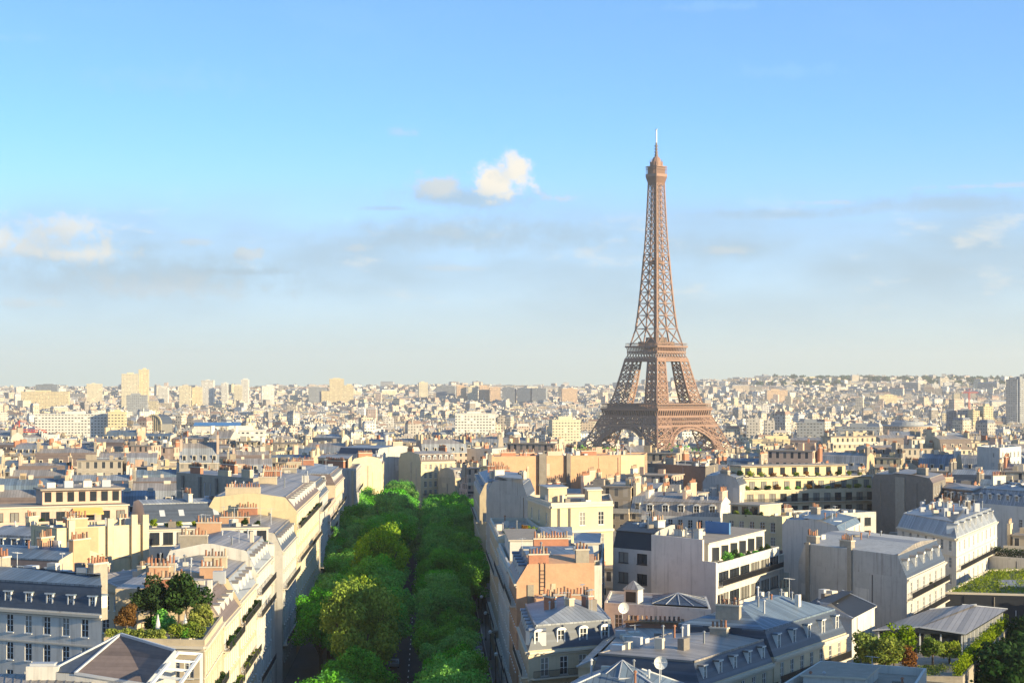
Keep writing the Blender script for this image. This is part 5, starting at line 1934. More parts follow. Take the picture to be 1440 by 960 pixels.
# unseen block added beyond the right edge, placed and sized for its shadow
for i, (q, z, lab) in enumerate((
        ([(64.5, 150), (88, 150), (88, 205), (64.5, 205)], 29.0, 'unseen tall cream block added beyond the right edge to shade the roofs'),)):
    b = Near(lab, q, z, 'cream')
    b.face('l', 12, 6, 1.2, 2.2, 3.2, 1.0, balc=(1, 4)).face('f', 6, 6).cornice('fl').mansard(3.4, (1.2, 1.2, 1.2, 1.2), 'slate', 'zinc', 1.0, dorm={'l': 10, 'f': 5}).chimney(.3, .3, 4, 1.0, 'x', 'orange').finish()
# ------------------------------------------------------------------ the mid-distance city: every block a thing of its own
rc = random.Random(77)
ROOFS = {'zinc': ('zinc', 'zincw'), 'blue zinc': ('zincb', 'zincb'), 'slate': ('slate', 'zinc'), 'brown slate': ('slateb', 'zincw'), 'flat gravel': ('gravel', 'gravel')}



def blocked(x, y, r):
    for (a, b, c) in placed:
        if (x - a) ** 2 + (y - b) ** 2 < (r + c) ** 2:
            return True
    return False


def wall_quads(mb, w, d, h, mi_win, mi_plain, ends_blank=True):
    u0 = rc.uniform(1, 40) // 1 * 2.3 + 0.3
    def q(a, b, L, win):
        uv = [(u0, 40 - h), (u0 + L, 40 - h), (u0 + L, 40), (u0, 40)] if win else None
        mb.poly([(a[0], a[1], -6), (b[0], b[1], -6), (b[0], b[1], h), (a[0], a[1], h)], mi_win if win else mi_plain,
                [(u0, 33.5 - h), (u0 + L, 33.5 - h), (u0 + L, 39.5), (u0, 39.5)] if win else None)
    x0, x1 = -w / 2, w / 2
    q((x0, 0), (x1, 0), w, True)
    q((x1, d), (x0, d), w, True)
    q((x1, 0), (x1, d), d, not ends_blank)
    q((x0, d), (x0, 0), d, not ends_blank)


def gable_strip(mb, x0, x1, d, z, hm, ins, top, m_st, m_top, m_end):
    """mansard with gable ends: steep slopes front and back, shallow top"""
    ym0, ym1, yr = ins, d - ins, d / 2
    zt = z + hm
    for a, b in (((0 - .15, z), (ym0, zt)), ((ym0, zt), (yr, zt + top))):
        m = m_st if a[1] == z else m_top
        mb.poly([(x0, a[0], a[1]), (x1, a[0], a[1]), (x1, b[0], b[1]), (x0, b[0], b[1])], m)
        mb.poly([(x1, d - a[0], a[1]), (x0, d - a[0], a[1]), (x0, d - b[0], b[1]), (x1, d - b[0], b[1])], m)
    for x, flip in ((x0, 1), (x1, 0)):
        p = [(x, 0, z), (x, d, z), (x, ym1, zt), (x, yr, zt + top), (x, ym0, zt)]
        mb.poly(p[::-1] if flip else p, m_end)


_ch = {}


def chimney_mesh(L, t, h, n, wall):
    pm_ = rc.choice(('terra', 'terra', 'terrad', 'terrac'))
    key = (round(L, 1), round(h, 1), n, wall, pm_)
    if key not in _ch:
        mb = MB()
        mb.box(-t / 2, -L / 2, -3.5, t / 2, L / 2, h, 0)
        mb.box(-t / 2 - .08, -L / 2 - .08, h, t / 2 + .08, L / 2 + .08, h + .16, 1)
        for i in range(n):
            y = -L / 2 + L * (i + .5) / n
            mb.cyl(0, y, h + .16, h + rc.choice((.75, .95, 1.2)), .19, .14, 6, 2)
        _ch[key] = mb.mesh('chimney', [M[wall], M['trim'], M[pm_]])
    return _ch[key]


mid_list = []


def city_block(x, y, rz, w, d, h, wall, roof, merge=None, z=None, chim=None):
    """an apartment block of the middle distance; merged into MERGE (a list) past the individual ones"""
    z = ground(x, y) if z is None else z
    st, tp = ROOFS[roof]
    wmb, rmb = MB(), MB()
    wall_quads(wmb, w, d, h, 0, 1, rc.random() < 0.4)
    # cornice line
    wmb.box(-w / 2, -.3, h - .35, w / 2, -.002, h - .02, 2)
    wmb.box(-w / 2, d + .002, h - .35, w / 2, d + .3, h - .02, 2)
    if rc.random() < .6:
        wmb.box(-w / 2, -.55, h - 3.55, w / 2, -.002, h - 3.3, 2)
        wmb.box(-w / 2, -.55, h - 3.3, w / 2, -.5, h - 2.5, 3)
    flat = roof == 'flat gravel'
    if flat:
        # set-back top storey with terrace
        wmb.box(-w / 2, -.1, h, w / 2, .25, h + .9, 2)
        wmb.box(-w / 2, d - .25, h, w / 2, d + .1, h + .9, 2)
        rmb.poly([(-w / 2, 0, h), (w / 2, 0, h), (w / 2, d, h), (-w / 2, d, h)], 1)
        a, b = rc.uniform(1.5, 3), rc.uniform(1.0, 2.5)
        hh = rc.choice((2.9, 2.9, 5.8))
        sub = MB()
        u0 = 2.3 * rc.randint(1, 30) + .3
        X0, X1, Y0, Y1 = -w / 2 + rc.uniform(0, 2), w / 2 - rc.uniform(0, 3), a, d - b
        for p, q in (((X0, Y0), (X1, Y0)), ((X1, Y0), (X1, Y1)), ((X1, Y1), (X0, Y1)), ((X0, Y1), (X0, Y0))):
            L = math.hypot(q[0] - p[0], q[1] - p[1])
            wmb.poly([(p[0], p[1], h), (q[0], q[1], h), (q[0], q[1], h + hh), (p[0], p[1], h + hh)], 0, [(u0, 0.15), (u0 + L, 0.15), (u0 + L, hh), (u0, hh)])
        rmb.box(X0 - .3, Y0 - .3, h + hh, X1 + .3, Y1 + .3, h + hh + .3, 1)
        for k in range(rc.randint(2, 6)):
            xx, yy = rc.uniform(X0 + 1, X1 - 1), rc.uniform(Y0 + .5, Y1 - .5)
            s1, s2 = rc.uniform(.5, 1.6), rc.uniform(.5, 1.4)
            rmb.box(xx - s1, yy - s2 * .6, h + hh + .3, xx + s1, yy + s2 * .6, h + hh + rc.uniform(.9, 2.6), rc.choice((1, 2, 2, 3)))
        topz = h + hh + .3
    else:
        hm, top, ins = rc.uniform(2.4, 4.6), rc.uniform(.7, 1.8), rc.uniform(1.0, 2.2)
        if rc.random() < .25:
            hm, ins, top = .5, .4, rc.uniform(2.2, 3.4)
        gable_strip(rmb, -w / 2, w / 2, d, h, hm, ins, top, 0, 1, 2)
        if hm > 2:
            n = max(2, int(w / rc.uniform(2.6, 3.4)))
            for i in range(n):
                xx = -w / 2 + w * (i + .5) / n
                for sgn in (0, 1):
                    y0, y1 = (.25, ins + .4) if sgn == 0 else (d - ins - .4, d - .25)
                    rmb.box(xx - .62, y0, h + .5, xx + .62, y1, h + 2.25, 3)
                    yg = y0 - .02 if sgn == 0 else y1 + .02
                    p = [(xx - .42, yg, h + .65), (xx + .42, yg, h + .65), (xx + .42, yg, h + 2.05), (xx - .42, yg, h + 2.05)]
                    rmb.poly(p if sgn == 0 else p[::-1], 4)
        for k in range(rc.randint(1, 4)):
            xx = rc.uniform(-w / 2 + 1, w / 2 - 1)
            s1 = rc.uniform(.3, .9)
            rmb.box(xx - s1, d / 2 - .6, h + hm, xx + s1, d / 2 + .8, h + hm + top + rc.uniform(.5, 1.5), rc.choice((2, 3)))
        topz = h + hm + top
    chs = []
    ck = chim or rc.choice(('stone', 'cream', 'pink', 'brick', 'stone', 'cream', 'dstone', 'white'))
    for sx in ((-1, 1) if rc.random() < .75 else (1,)):
        for yk in ((.3, .72) if not flat else (.5,)):
            if rc.random() < .85:
                L = rc.choice((2.4, 3.2, 4.4))
                chs.append((sx * (w / 2 - .45), d * yk, topz, L, .7, rc.choice((.8, 1.3, 2.0)), int(L / .42), ck))
    if merge is not None:
        merge.append((wmb, rmb, chs, x, y, z, rz, wall, roof))
        return None
    root = link('apartment_building', None, None, (x, y, z), rz)
    wmb.build('wall', [M['w_' + wall], M['p_' + wall], M['trim'], M['iron']], root)
    rmb.build('roof', [M[st], M[tp], M['p_' + wall], M['trim'], M['glass']], root)
    for (cx, cy, cz, L, t, hh, n, ck) in chs:
        link('chimney', chimney_mesh(L, t, hh, n, ck), root, (cx, cy, cz))
    mid_list.append([root, x, y, wall, roof, chim, h])
    return root


def corridor(x, y, r):
    return y < 705 and abs(x - axis(y)) < 22 + r


NEAR_LIMIT = 262.0
tower_xy = (X(923, 1750), 1750.0)
merged = []
spots = []
for band, (y0, y1, angL, angR) in enumerate(((250, 640, 9, -24), (600, 860, -14, 17), (830, 1120, 24, -12), (1090, 1420, -8, 31), (1400, 1900, 18, 8))):
    for zone in (0, 1):
        ang = math.radians(angL if zone == 0 else angR)
        ca, sn = math.cos(ang), math.sin(ang)
        bw, bd, st = 78.0, 46.0, 13.0
        R = 700
        for i in range(-14, 15):
            for j in range(-14, 15):
                bx, by = i * (bw + st), j * (bd + st)
                mx, my = bx * ca - by * sn, bx * sn + by * ca + (y0 + y1) / 2
                if not (y0 - 40 < my < y1 + 40):
                    continue
                for rowi in (0, 1, 2):
                    u = -bw / 2
                    while u < bw / 2 - 6:
                        w = rc.uniform(11, 22)
                        w = min(w, bw / 2 - u)
                        d = rc.uniform(11, 14)
                        if rowi == 2:
                            if rc.random() < .5:
                                u += w
                                continue
                            v, flip = rc.uniform(-4, 4) - d / 2, 0
                            w *= .7
                        else:
                            v, flip = (-bd / 2, 0) if rowi == 0 else (bd / 2, 1)
                        lx, ly = bx + u + w / 2, by + v
                        wx, wy = lx * ca - ly * sn, lx * sn + ly * ca + (y0 + y1) / 2
                        u += w
                        spots.append((wx, wy, ang + (math.pi if flip else 0), w - .02, d, rowi, zone, band))


def run_city():
    cells = {}
    cand = []
    for (x, y, rz, w, d, rowi, zone, band) in spots:
        cx, cy = x - math.sin(rz) * d / 2, y + math.cos(rz) * d / 2
        lim = axis(cy) if cy < 705 else -40
        if (zone == 0) != (cx < lim):
            continue
        if abs(cx) > .30 * cy + 45 or cy < NEAR_LIMIT - 20 or cy > 1880:
            continue
        r = math.hypot(w, d) / 2
        if corridor(cx, cy, d * .55) or math.hypot(cx - tower_xy[0], cy - tower_xy[1]) < 170:
            continue
        if 655 < cy < 748 and -68 < cx < -14:
            continue
        if cy > 985 and -75 < cx - tower_xy[0] * cy / 1750 < (60 if cy < 1330 else 95):
            continue
        if blocked(cx, cy, min(w, d) * .45):
            continue
        k = (int(cx // 40), int(cy // 40))
        bad = False
        for a in (-1, 0, 1):
            for b in (-1, 0, 1):
                for (px_, py_, pr, pb) in cells.get((k[0] + a, k[1] + b), ()):
                    if pb != (band, zone) and (px_ - cx) ** 2 + (py_ - cy) ** 2 < (pr + r) ** 2 * .62:
                        bad = True
        if bad:
            continue
        cells.setdefault(k, []).append((cx, cy, r, (band, zone)))
        cand.append((cy, x, y, rz, w, d, rowi))
    cand.sort()
    n = 0
    for (cy, x, y, rz, w, d, rowi) in cand:
        wall = rc.choice(('cream', 'cream', 'warm white', 'warm white', 'grey stone', 'buff', 'pinkish', 'pale grey', 'yellow'))
        roof = rc.choice(('zinc', 'zinc', 'blue zinc', 'slate', 'brown slate', 'brown slate', 'flat gravel', 'flat gravel', 'flat gravel'))
        h = rc.uniform(17, 24) if rowi < 2 else rc.uniform(9, 17)
        if rc.random() < .08:
            h += rc.uniform(3, 8)
        if cy < 440:
            h = rc.uniform(11, 16.5)
        elif cy < 560:
            h = min(h, 21)
        if 700 < cy < 1000 and abs(x - tower_xy[0] * cy / 1750) < 75:
            h = min(h, 14.5)
        shown = abs(x) < .274 * cy + 8 and n < MAX_BLOCKS
        city_block(x, y, rz, w, d, h, wall, roof, None if shown else merged)
        n += shown
    print('city blocks', n)


MAX_BLOCKS = 235
run_city()

# labels that single each block out: look, then its ordinal from the left among its like at that distance
def label_blocks():
    zones = ((0, 400, 'among the nearest roofs'), (400, 520, 'beside the middle avenue trees'), (520, 600, 'level with the last avenue trees'),
             (600, 700, 'at the end of the avenue'), (700, 820, 'just beyond the avenue'), (820, 5000, 'well before the tower'))
    groups = {}
    for r in mid_list:
        root, x, y, wall, roof, chim, h = r
        for a, b, t in zones:
            if a <= y < b:
                groups.setdefault((wall, roof, t), []).append((x / y, root, h))
    for (wall, roof, t), L in groups.items():
        L.sort(key=lambda q: q[0])
        for i, (q, root, h) in enumerate(L):
            rf = 'flat roof' if roof == 'flat gravel' else roof + ' roof'
            o = 'only one' if len(L) == 1 else ordinal(i + 1) + ' from left'
            tag(root, '%s block with %s, %s %s' % (wall, rf, o, t), 'apartment building', 'apartment blocks of the middle distance')


label_blocks()


def merge_blocks(name, items, label, cat):
    big = MB()
    mats = []
    def mi(m):
        if m not in mats:
            mats.append(m)
        return mats.index(m)
    for (wmb, rmb, chs, x, y, z, rz, wall, roof) in items:
        st, tp = ROOFS[roof]
        c, s = math.cos(rz), math.sin(rz)
        for mb, ms in ((wmb, ['w_' + wall, 'p_' + wall, 'trim', 'iron']), (rmb, [st, tp, 'p_' + wall, 'trim', 'glass'])):
            b = len(big.v)
            big.v.extend([(x + vx * c - vy * s, y + vx * s + vy * c, z + vz) for vx, vy, vz in mb.v])
            big.f.extend([tuple(b + i for i in f) for f in mb.f])
            big.mi.extend([mi(ms[i]) for i in mb.mi])
            big.uv.extend(mb.uv)
        for (cx, cy, cz, L, t, hh, n, ck) in chs:
            wx, wy = x + cx * c - cy * s, y + cx * s + cy * c
            e = (-s * L / 2, c * L / 2)
            k = mi(ck)
            ct = mi(rc.choice(('terra', 'terrad', 'terrac', 'terrad')))
            p, q = (wx - e[0], wy - e[1]), (wx + e[0], wy + e[1])
            o = (c * .35, s * .35)
            big.prism([(p[0] - o[0], p[1] - o[1]), (p[0] + o[0], p[1] + o[1]), (q[0] + o[0], q[1] + o[1]), (q[0] - o[0], q[1] - o[1])], z + cz - 2, z + cz + hh, k, ct)
    o = big.build(name, [M[m] for m in mats])
    tag(o, label, cat, kind='stuff')


merge_blocks('city_rooftops', merged, 'dense mass of cream blocks and grey roofs around and before the iron tower', 'rooftops')

# ------------------------------------------------------------------ the far city: one mass of thousands of small blocks up to the skyline
M['far_wall'] = pmat('far_city_wall', (1, 1, 1), var=0.05, attr='col', win=(3.4, 3.3, 0.24, 0.27))
M['far_roof'] = pmat('far_city_roof', (1, 1, 1), var=0.1, attr='col', rough=0.7)


def far_city():
    rng = np.random.default_rng(5)
    V, Fc, MI, UV, CC = [], [], [], [], []
    walls = np.array([(.48, .41, .31), (.55, .49, .40), (.60, .56, .50), (.43, .34, .25), (.36, .33, .29), (.48, .36, .28), (.30, .26, .22), (.52, .44, .29)])
    roofs = np.array([(.13, .145, .17), (.17, .18, .20), (.10, .11, .13), (.22, .20, .185), (.20, .13, .10), (.28, .26, .24)])

    def block(x, y, z, w, d, h, a, wc, rc_, u0, hip):
        b = len(V)
        ca, sn = math.cos(a), math.sin(a)
        for zz in (z - 8, z + h):
            for (p, q) in ((-w / 2, -d / 2), (w / 2, -d / 2), (w / 2, d / 2), (-w / 2, d / 2)):
                V.append((x + p * ca - q * sn, y + p * sn + q * ca, zz))
        for k, L in enumerate((w, d, w, d)):
            n = (k + 1) % 4
            Fc.append((b + k, b + n, b + 4 + n, b + 4 + k))
            MI.append(0)
            UV.extend([(u0, 0), (u0 + L, 0), (u0 + L, h + 8), (u0, h + 8)])
            CC.append(wc)
        if hip > 0:
            for (p, q) in ((-w / 2 + 1.6, -d / 2 + 1.6), (w / 2 - 1.6, -d / 2 + 1.6), (w / 2 - 1.6, d / 2 - 1.6), (-w / 2 + 1.6, d / 2 - 1.6)):
                V.append((x + p * ca - q * sn, y + p * sn + q * ca, z + h + hip))
            for k in range(4):
                n = (k + 1) % 4
                Fc.append((b + 4 + k, b + 4 + n, b + 8 + n, b + 8 + k))
                MI.append(1); UV.extend([(-5, 0)] * 4); CC.append(rc_)
            Fc.append((b + 8, b + 9, b + 10, b + 11))
        else:
            Fc.append((b + 4, b + 5, b + 6, b + 7))
        MI.append(1); UV.extend([(-5, 0)] * 4); CC.append(rc_)
        # chimney stack / stair head
        if h > 5:
            for kk in range(rng.integers(1, 4)):
                p, q = rng.uniform(-w / 2 + 1, w / 2 - 1), rng.uniform(-d / 2 + 1, d / 2 - 1)
                s1, s2, hh = rng.uniform(.4, 1.4), rng.uniform(1, 2.4), rng.uniform(1.2, 3.2) + hip
                b2 = len(V)
                for zz in (z + h, z + h + hh):
                    for (e, f) in ((-s1, -s2), (s1, -s2), (s1, s2), (-s1, s2)):
                        V.append((x + (p + e) * ca - (q + f) * sn, y + (p + e) * sn + (q + f) * ca, zz))
                for k in range(4):
                    n = (k + 1) % 4
                    Fc.append((b2 + k, b2 + n, b2 + 4 + n, b2 + 4 + k)); MI.append(1); UV.extend([(-5, 0)] * 4); CC.append(wc * .9)
                Fc.append((b2 + 4, b2 + 5, b2 + 6, b2 + 7)); MI.append(1); UV.extend([(-5, 0)] * 4); CC.append(np.array((.26, .17, .13)))

    y = 1880.0
    while y < 9500:
        pitch = 14.0 if y < 3300 else (17.0 if y < 5200 else 24.0)
        row_step = 18.0 if y < 3300 else (30.0 if y < 5200 else 60.0)
        half = .34 * y + 30
        x = -half + rng.uniform(0, pitch)
        while x < half:
            dist = math.hypot(x - tower_xy[0], y - tower_xy[1])
            ang = .9 * math.sin(x * .0031 + y * .0013) + (.35 if math.sin(x * .011) > 0 else -.2)
            if dist > 175 and rng.random() > (.10 if y < 5600 else .33):
                w = pitch * rng.uniform(.6, 1.25)
                d = pitch * rng.uniform(.55, .95)
                h = rng.normal(19, 4.5) if y < 5200 else rng.normal(15, 5)
                if rng.random() < .03:
                    h += rng.uniform(6, 22)
                if y > 3600 and rng.random() < .02:
                    w *= 2.2; h += 10
                h = max(7, h)
                block(x, y + rng.uniform(-.5, .5) * row_step, ground(x, y), w, d, h, ang, walls[rng.integers(len(walls))] * rng.uniform(.8, 1.2),
                      roofs[rng.integers(len(roofs))] * rng.uniform(1.0, 1.7), 3.4 * rng.integers(1, 30) + .4, rng.choice([0, 0, 2.5, 3.5]))
            x += pitch * rng.uniform(.9, 1.3)
        y += row_step
    me = bpy.data.meshes.new('distant_city')
    me.from_pydata(V, [], Fc)
    me.materials.append(M['far_wall'])
    me.materials.append(M['far_roof'])
    me.polygons.foreach_set('material_index', MI)
    ul = me.uv_layers.new(name='UVMap')
    ul.data.foreach_set('uv', np.array(UV, np.float32).ravel())
    at = me.attributes.new('col', 'FLOAT_COLOR', 'FACE')
    arr = np.ones((len(Fc), 4), np.float32)
    arr[:, :3] = np.array(CC)
    at.data.foreach_set('color', arr.ravel())
    tag(link('distant_city', me), 'hazy mass of cream and grey blocks reaching to the skyline', 'city', kind='stuff')
    print('far faces', len(Fc))


far_city()

# distant greenery: masses that read as one
def greenery(name, label, spots, mat, size, n):
    r = random.Random(9)
    blobs = []
    for (x, y, rx, ry, k, rr) in spots:
        for i in range(k):
            a, q = r.uniform(0, 6.28), math.sqrt(r.random())
            xx, yy = x + rx * q * math.cos(a), y + ry * q * math.sin(a)
            blobs.append((xx, yy, ground(xx, yy) + rr * r.uniform(1.0, 2.1), rr * r.uniform(.8, 1.2)))
    me = leaf_mesh(name, blobs, n, size, mat, 3)
    tag(link(name, me), label, 'trees', kind='stuff')


greenery('park_trees', 'dark green mass of park trees round the feet of the iron tower',
         [(X(868, 1060), 1060, 24, 34, 60, 8.0), (X(905, 1150), 1150, 34, 40, 70, 8.6), (X(850, 1250), 1250, 40, 40, 60, 9.0), (X(985, 1220), 1220, 26, 30, 30, 5.5), (tower_xy[0] - 55, 1540, 75, 60, 190, 6.5), (tower_xy[0] + 10, 1420, 60, 50, 90, 6.0), (tower_xy[0] + 95, 1660, 60, 60, 80, 6.5), (tower_xy[0] - 150, 1500, 50, 70, 90, 6.5)], M['leaf'], 1.7, 90000)
greenery('distant_trees', 'small dark green tree groups scattered among the far rooftops',
         [(X(665, 1120), 1120, 26, 30, 40, 9), (X(90, 900), 900, 26, 18, 36, 5), (X(1265, 1250), 1250, 32, 22, 40, 5.5), (X(1165, 1050), 1050, 14, 10, 10, 4.5),
          (X(210, 780), 780, 9, 7, 9, 4), (X(720, 1300), 1300, 30, 16, 24, 5), (X(590, 2300), 2300, 60, 30, 40, 7), (X(1050, 2100), 2100, 60, 30, 40, 7), (X(1420, 2400), 2400, 60, 40, 40, 7)] + [(X(a_, b_), b_, b_ * .010, 14, 7, 5.5) for a_, b_ in [(rc.uniform(0, 1440), rc.uniform(1900, 4200)) for _ in range(120)]], M['leaf'], 2.2, 60000)
greenery('hill_woods', 'blurred green woods on the hills along the right-hand skyline',
         [(X(px, y), y, 200, 120, 30, 10) for px, y in ((1210, 7400), (1370, 7300), (1180, 6700), (1250, 6900), (1340, 6600), (1410, 6800), (1150, 7300), (1290, 7200), (1430, 7000), (1110, 6300), (1390, 6200), (640, 8200), (60, 7800), (330, 8000), (480, 7800))], M['leafd'], 9.0, 42000)
# ------------------------------------------------------------------ landmarks on the skyline
rl = random.Random(5)
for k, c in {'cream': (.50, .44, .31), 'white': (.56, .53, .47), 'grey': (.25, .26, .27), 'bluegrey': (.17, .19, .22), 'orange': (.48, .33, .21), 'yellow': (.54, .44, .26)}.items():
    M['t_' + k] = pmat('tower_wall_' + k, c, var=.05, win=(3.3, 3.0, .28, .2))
    M['s_' + k] = pmat('tower_plain_' + k, c, var=.05)


def tower_block(label, px0, px1, ytop, Y, col, depth=18, yaw=0.0, ybase=None, name='tower_block', cat='tower block', group='tower blocks on the skyline', plant=True, step=None):
    xc = X((px0 + px1) / 2, Y)
    w = (px1 - px0) / F * Y
    gz = ground(xc, Y)
    h = Zp(ytop, Y) - gz
    root = thing(name, label, cat, (xc, Y, gz), math.radians(yaw), group)
    mb = MB()
    segs = [(-w / 2, w / 2, h)] if not step else [(-w / 2 + w * a, -w / 2 + w * b_, h * f) for a, b_, f in step]
    for (a, b_, hh) in segs:
        for p, q in (((a, 0), (b_, 0)), ((b_, 0), (b_, depth)), ((b_, depth), (a, depth)), ((a, depth), (a, 0))):
            L = math.dist(p, q)
            mb.poly([(*p, -6), (*q, -6), (*q, hh), (*p, hh)], 0, [(3.8, 0), (3.8 + L, 0), (3.8 + L, hh + 6), (3.8, hh + 6)])
    mb.build('wall', [M['t_' + col]], root)
    mb = MB()
    for (a, b_, hh) in segs:
        mb.box(a - .3, -.3, hh, b_ + .3, depth + .3, hh + .9, 0)
        if plant:
            t = (b_ - a)
            mb.box(a + t * rl.uniform(.2, .4), depth * .3, hh + .9, a + t * rl.uniform(.55, .8), depth * .7, hh + rl.uniform(2.5, 4.5), 0)
    mb.build('roof', [M['s_' + col]], root)
    return root


for a in (
        ('tall cream twin-stepped tower rising highest on the left skyline', 171, 193, 526, 4300, 'cream', 26, 8),
        ('narrow cream tower slab at the right of the stepped pair, left skyline', 195, 209, 520, 4320, 'yellow', 22, 8),
        ('darker grey tower block low in front of the tall cream pair', 178, 206, 556, 3300, 'grey', 20, 5),
        ('wide dark blue-grey slab far left on the skyline', 50, 80, 541, 4800, 'bluegrey', 20, 0),
        ('bright cream slab below the dark slab, far left', 30, 96, 551, 4200, 'yellow', 18, 4),
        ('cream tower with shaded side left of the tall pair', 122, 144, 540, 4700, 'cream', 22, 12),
        ('small pale tower right of the tall cream pair', 222, 236, 545, 4500, 'white', 18, 0),
        ('row of cream towers, leftmost taller part, left skyline', 252, 268, 543, 4400, 'cream', 20, 6),
        ('row of cream towers, middle part, left skyline', 270, 284, 545, 4420, 'yellow', 20, 6),
        ('tallest pale tower of the cream row, left skyline', 283, 300, 535, 4600, 'white', 20, 0),
        ('slim tower with bright top right of the cream row', 311, 320, 539, 4700, 'white', 14, 0),
        ('cream pair tower, nearer of two, left of centre', 329, 340, 543, 4500, 'cream', 18, 4),
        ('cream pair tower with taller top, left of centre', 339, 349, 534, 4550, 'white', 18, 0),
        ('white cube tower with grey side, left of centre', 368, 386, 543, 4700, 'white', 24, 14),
        ('grey slab left of the big stepped yellow block', 434, 460, 545, 5000, 'grey', 20, 0),
        ('small square cream tower on the central skyline', 589, 602, 538, 5200, 'cream', 20, 10),
        ('grey panel slab at the left of the central slab row', 613, 640, 543, 5000, 'grey', 18, -10),
        ('warm panel slab second in the central slab row', 642, 656, 543, 4950, 'orange', 18, 6),
        ('warm panel slab third in the central slab row', 658, 672, 544, 4940, 'cream', 18, 6),
        ('warm panel slab fourth in the central slab row', 674, 688, 543, 4930, 'orange', 18, 6),
        ('warm panel slab at the right of the central slab row', 689, 704, 545, 4900, 'orange', 18, 6),
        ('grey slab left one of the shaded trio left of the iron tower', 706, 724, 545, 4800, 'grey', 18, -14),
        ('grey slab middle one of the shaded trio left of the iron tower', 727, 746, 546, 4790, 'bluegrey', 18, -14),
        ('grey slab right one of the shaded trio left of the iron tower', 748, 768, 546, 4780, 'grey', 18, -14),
        ('pink slab just left of the iron tower on the skyline', 790, 812, 547, 4700, 'orange', 18, 5),
        ('grey tower on the ridge right of the iron tower', 1119, 1128, 532, 6900, 'grey', 24, 0),
        ('bright yellow slab on the ridge right of the iron tower', 1129, 1157, 531, 6900, 'yellow', 24, 5),
        ('square grey block on the highest point of the right ridge', 1271, 1282, 528, 7300, 'bluegrey', 24, 0),
        ('warm slab below the ridge right of the iron tower', 1078, 1108, 549, 4600, 'orange', 18, 6),
        ('small white tower on the right ridge slope, left one', 1311, 1320, 540, 6000, 'white', 18, 0),
        ('small white tower on the right ridge slope, middle one', 1328, 1339, 538, 6000, 'white', 18, 0),
        ('small white tower on the right ridge slope, right one', 1343, 1351, 539, 6000, 'white', 18, 0),
        ('cream slab on the slope below the right ridge', 1236, 1262, 556, 4400, 'yellow', 18, 5),
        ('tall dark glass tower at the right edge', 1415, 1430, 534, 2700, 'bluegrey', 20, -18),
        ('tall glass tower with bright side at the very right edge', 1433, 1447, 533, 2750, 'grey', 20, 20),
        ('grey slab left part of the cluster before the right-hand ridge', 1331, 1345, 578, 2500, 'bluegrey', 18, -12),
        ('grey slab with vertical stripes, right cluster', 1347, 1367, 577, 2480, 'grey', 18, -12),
        ('bright yellow slab left one in the right cluster', 1368, 1378, 578, 2450, 'yellow', 16, 10),
        ('bright yellow slab right one in the right cluster', 1383, 1397, 572, 2450, 'yellow', 18, 10)):
    tower_block(*a)
tower_block('big stepped yellow block crowning the skyline left of centre', 452, 497, 533, 5000, 'yellow', 22, 4, step=((0, .25, .62), (.25, .7, 1.0), (.7, 1.0, .8)))
G2 = 'long low blocks in the middle distance'
for a in (
        ('long white block with dense window rows, left middle distance', 50, 152, 583, 1900, 'white', 16, 3),
        ('bright yellow end block of the long white row', 152, 176, 580, 1890, 'yellow', 16, 6),
        ('white balcony block with dark window bands near the red crane', 42, 106, 619, 1060, 'white', 14, 4),
        ('long white block in the left middle distance before the blue roof', 288, 372, 606, 1350, 'white', 16, 4),
        ('white slab block left of the centre park', 640, 697, 582, 2000, 'white', 16, 3),
        ('pale block with bright end wall left of the iron tower', 776, 818, 591, 1950, 'cream', 16, 14),
        ('grey office slab right of the iron tower', 1121, 1158, 595, 1900, 'grey', 18, -8),
        ('dark office slab with pale roof edge, right middle distance', 1176, 1236, 601, 1850, 'bluegrey', 20, -6),
        ('cream block with dark windows right of the iron tower foot', 1058, 1130, 619, 1300, 'yellow', 14, 3)):
    tower_block(*a, name='long_block', cat='apartment block', group=G2)

# drum-shaped broadcasting building
Yr = 2050.0
xr_, zr = X(1276, Yr), ground(X(1276, Yr), Yr)
root = thing('round_building', 'drum-shaped pinkish office building with rings of windows, right middle distance', 'building', (xr_, Yr, zr))
mb = MB()
hr = Zp(599, Yr) - zr
n = 40
for i in range(n):
    a, e = 2 * math.pi * i / n, 2 * math.pi * (i + 1) / n
    r = 31.0
    u = 2 * math.pi * r / n
    mb.poly([(r * math.cos(a), r * math.sin(a), -4), (r * math.cos(e), r * math.sin(e), -4), (r * math.cos(e), r * math.sin(e), hr), (r * math.cos(a), r * math.sin(a), hr)], 0,
            [(3.3 + u * i, 0), (3.3 + u * (i + 1), 0), (3.3 + u * (i + 1), hr + 4), (3.3 + u * i, hr + 4)])
mb.build('wall', [M['t_orange']], root)
mb = MB()
mb.cyl(0, 0, hr, hr + 1.2, 32, 32, 40)
mb.cyl(0, 0, hr + 1.2, hr + 5, 18, 17, 24)
mb.build('roof', [M['s_grey']], root)

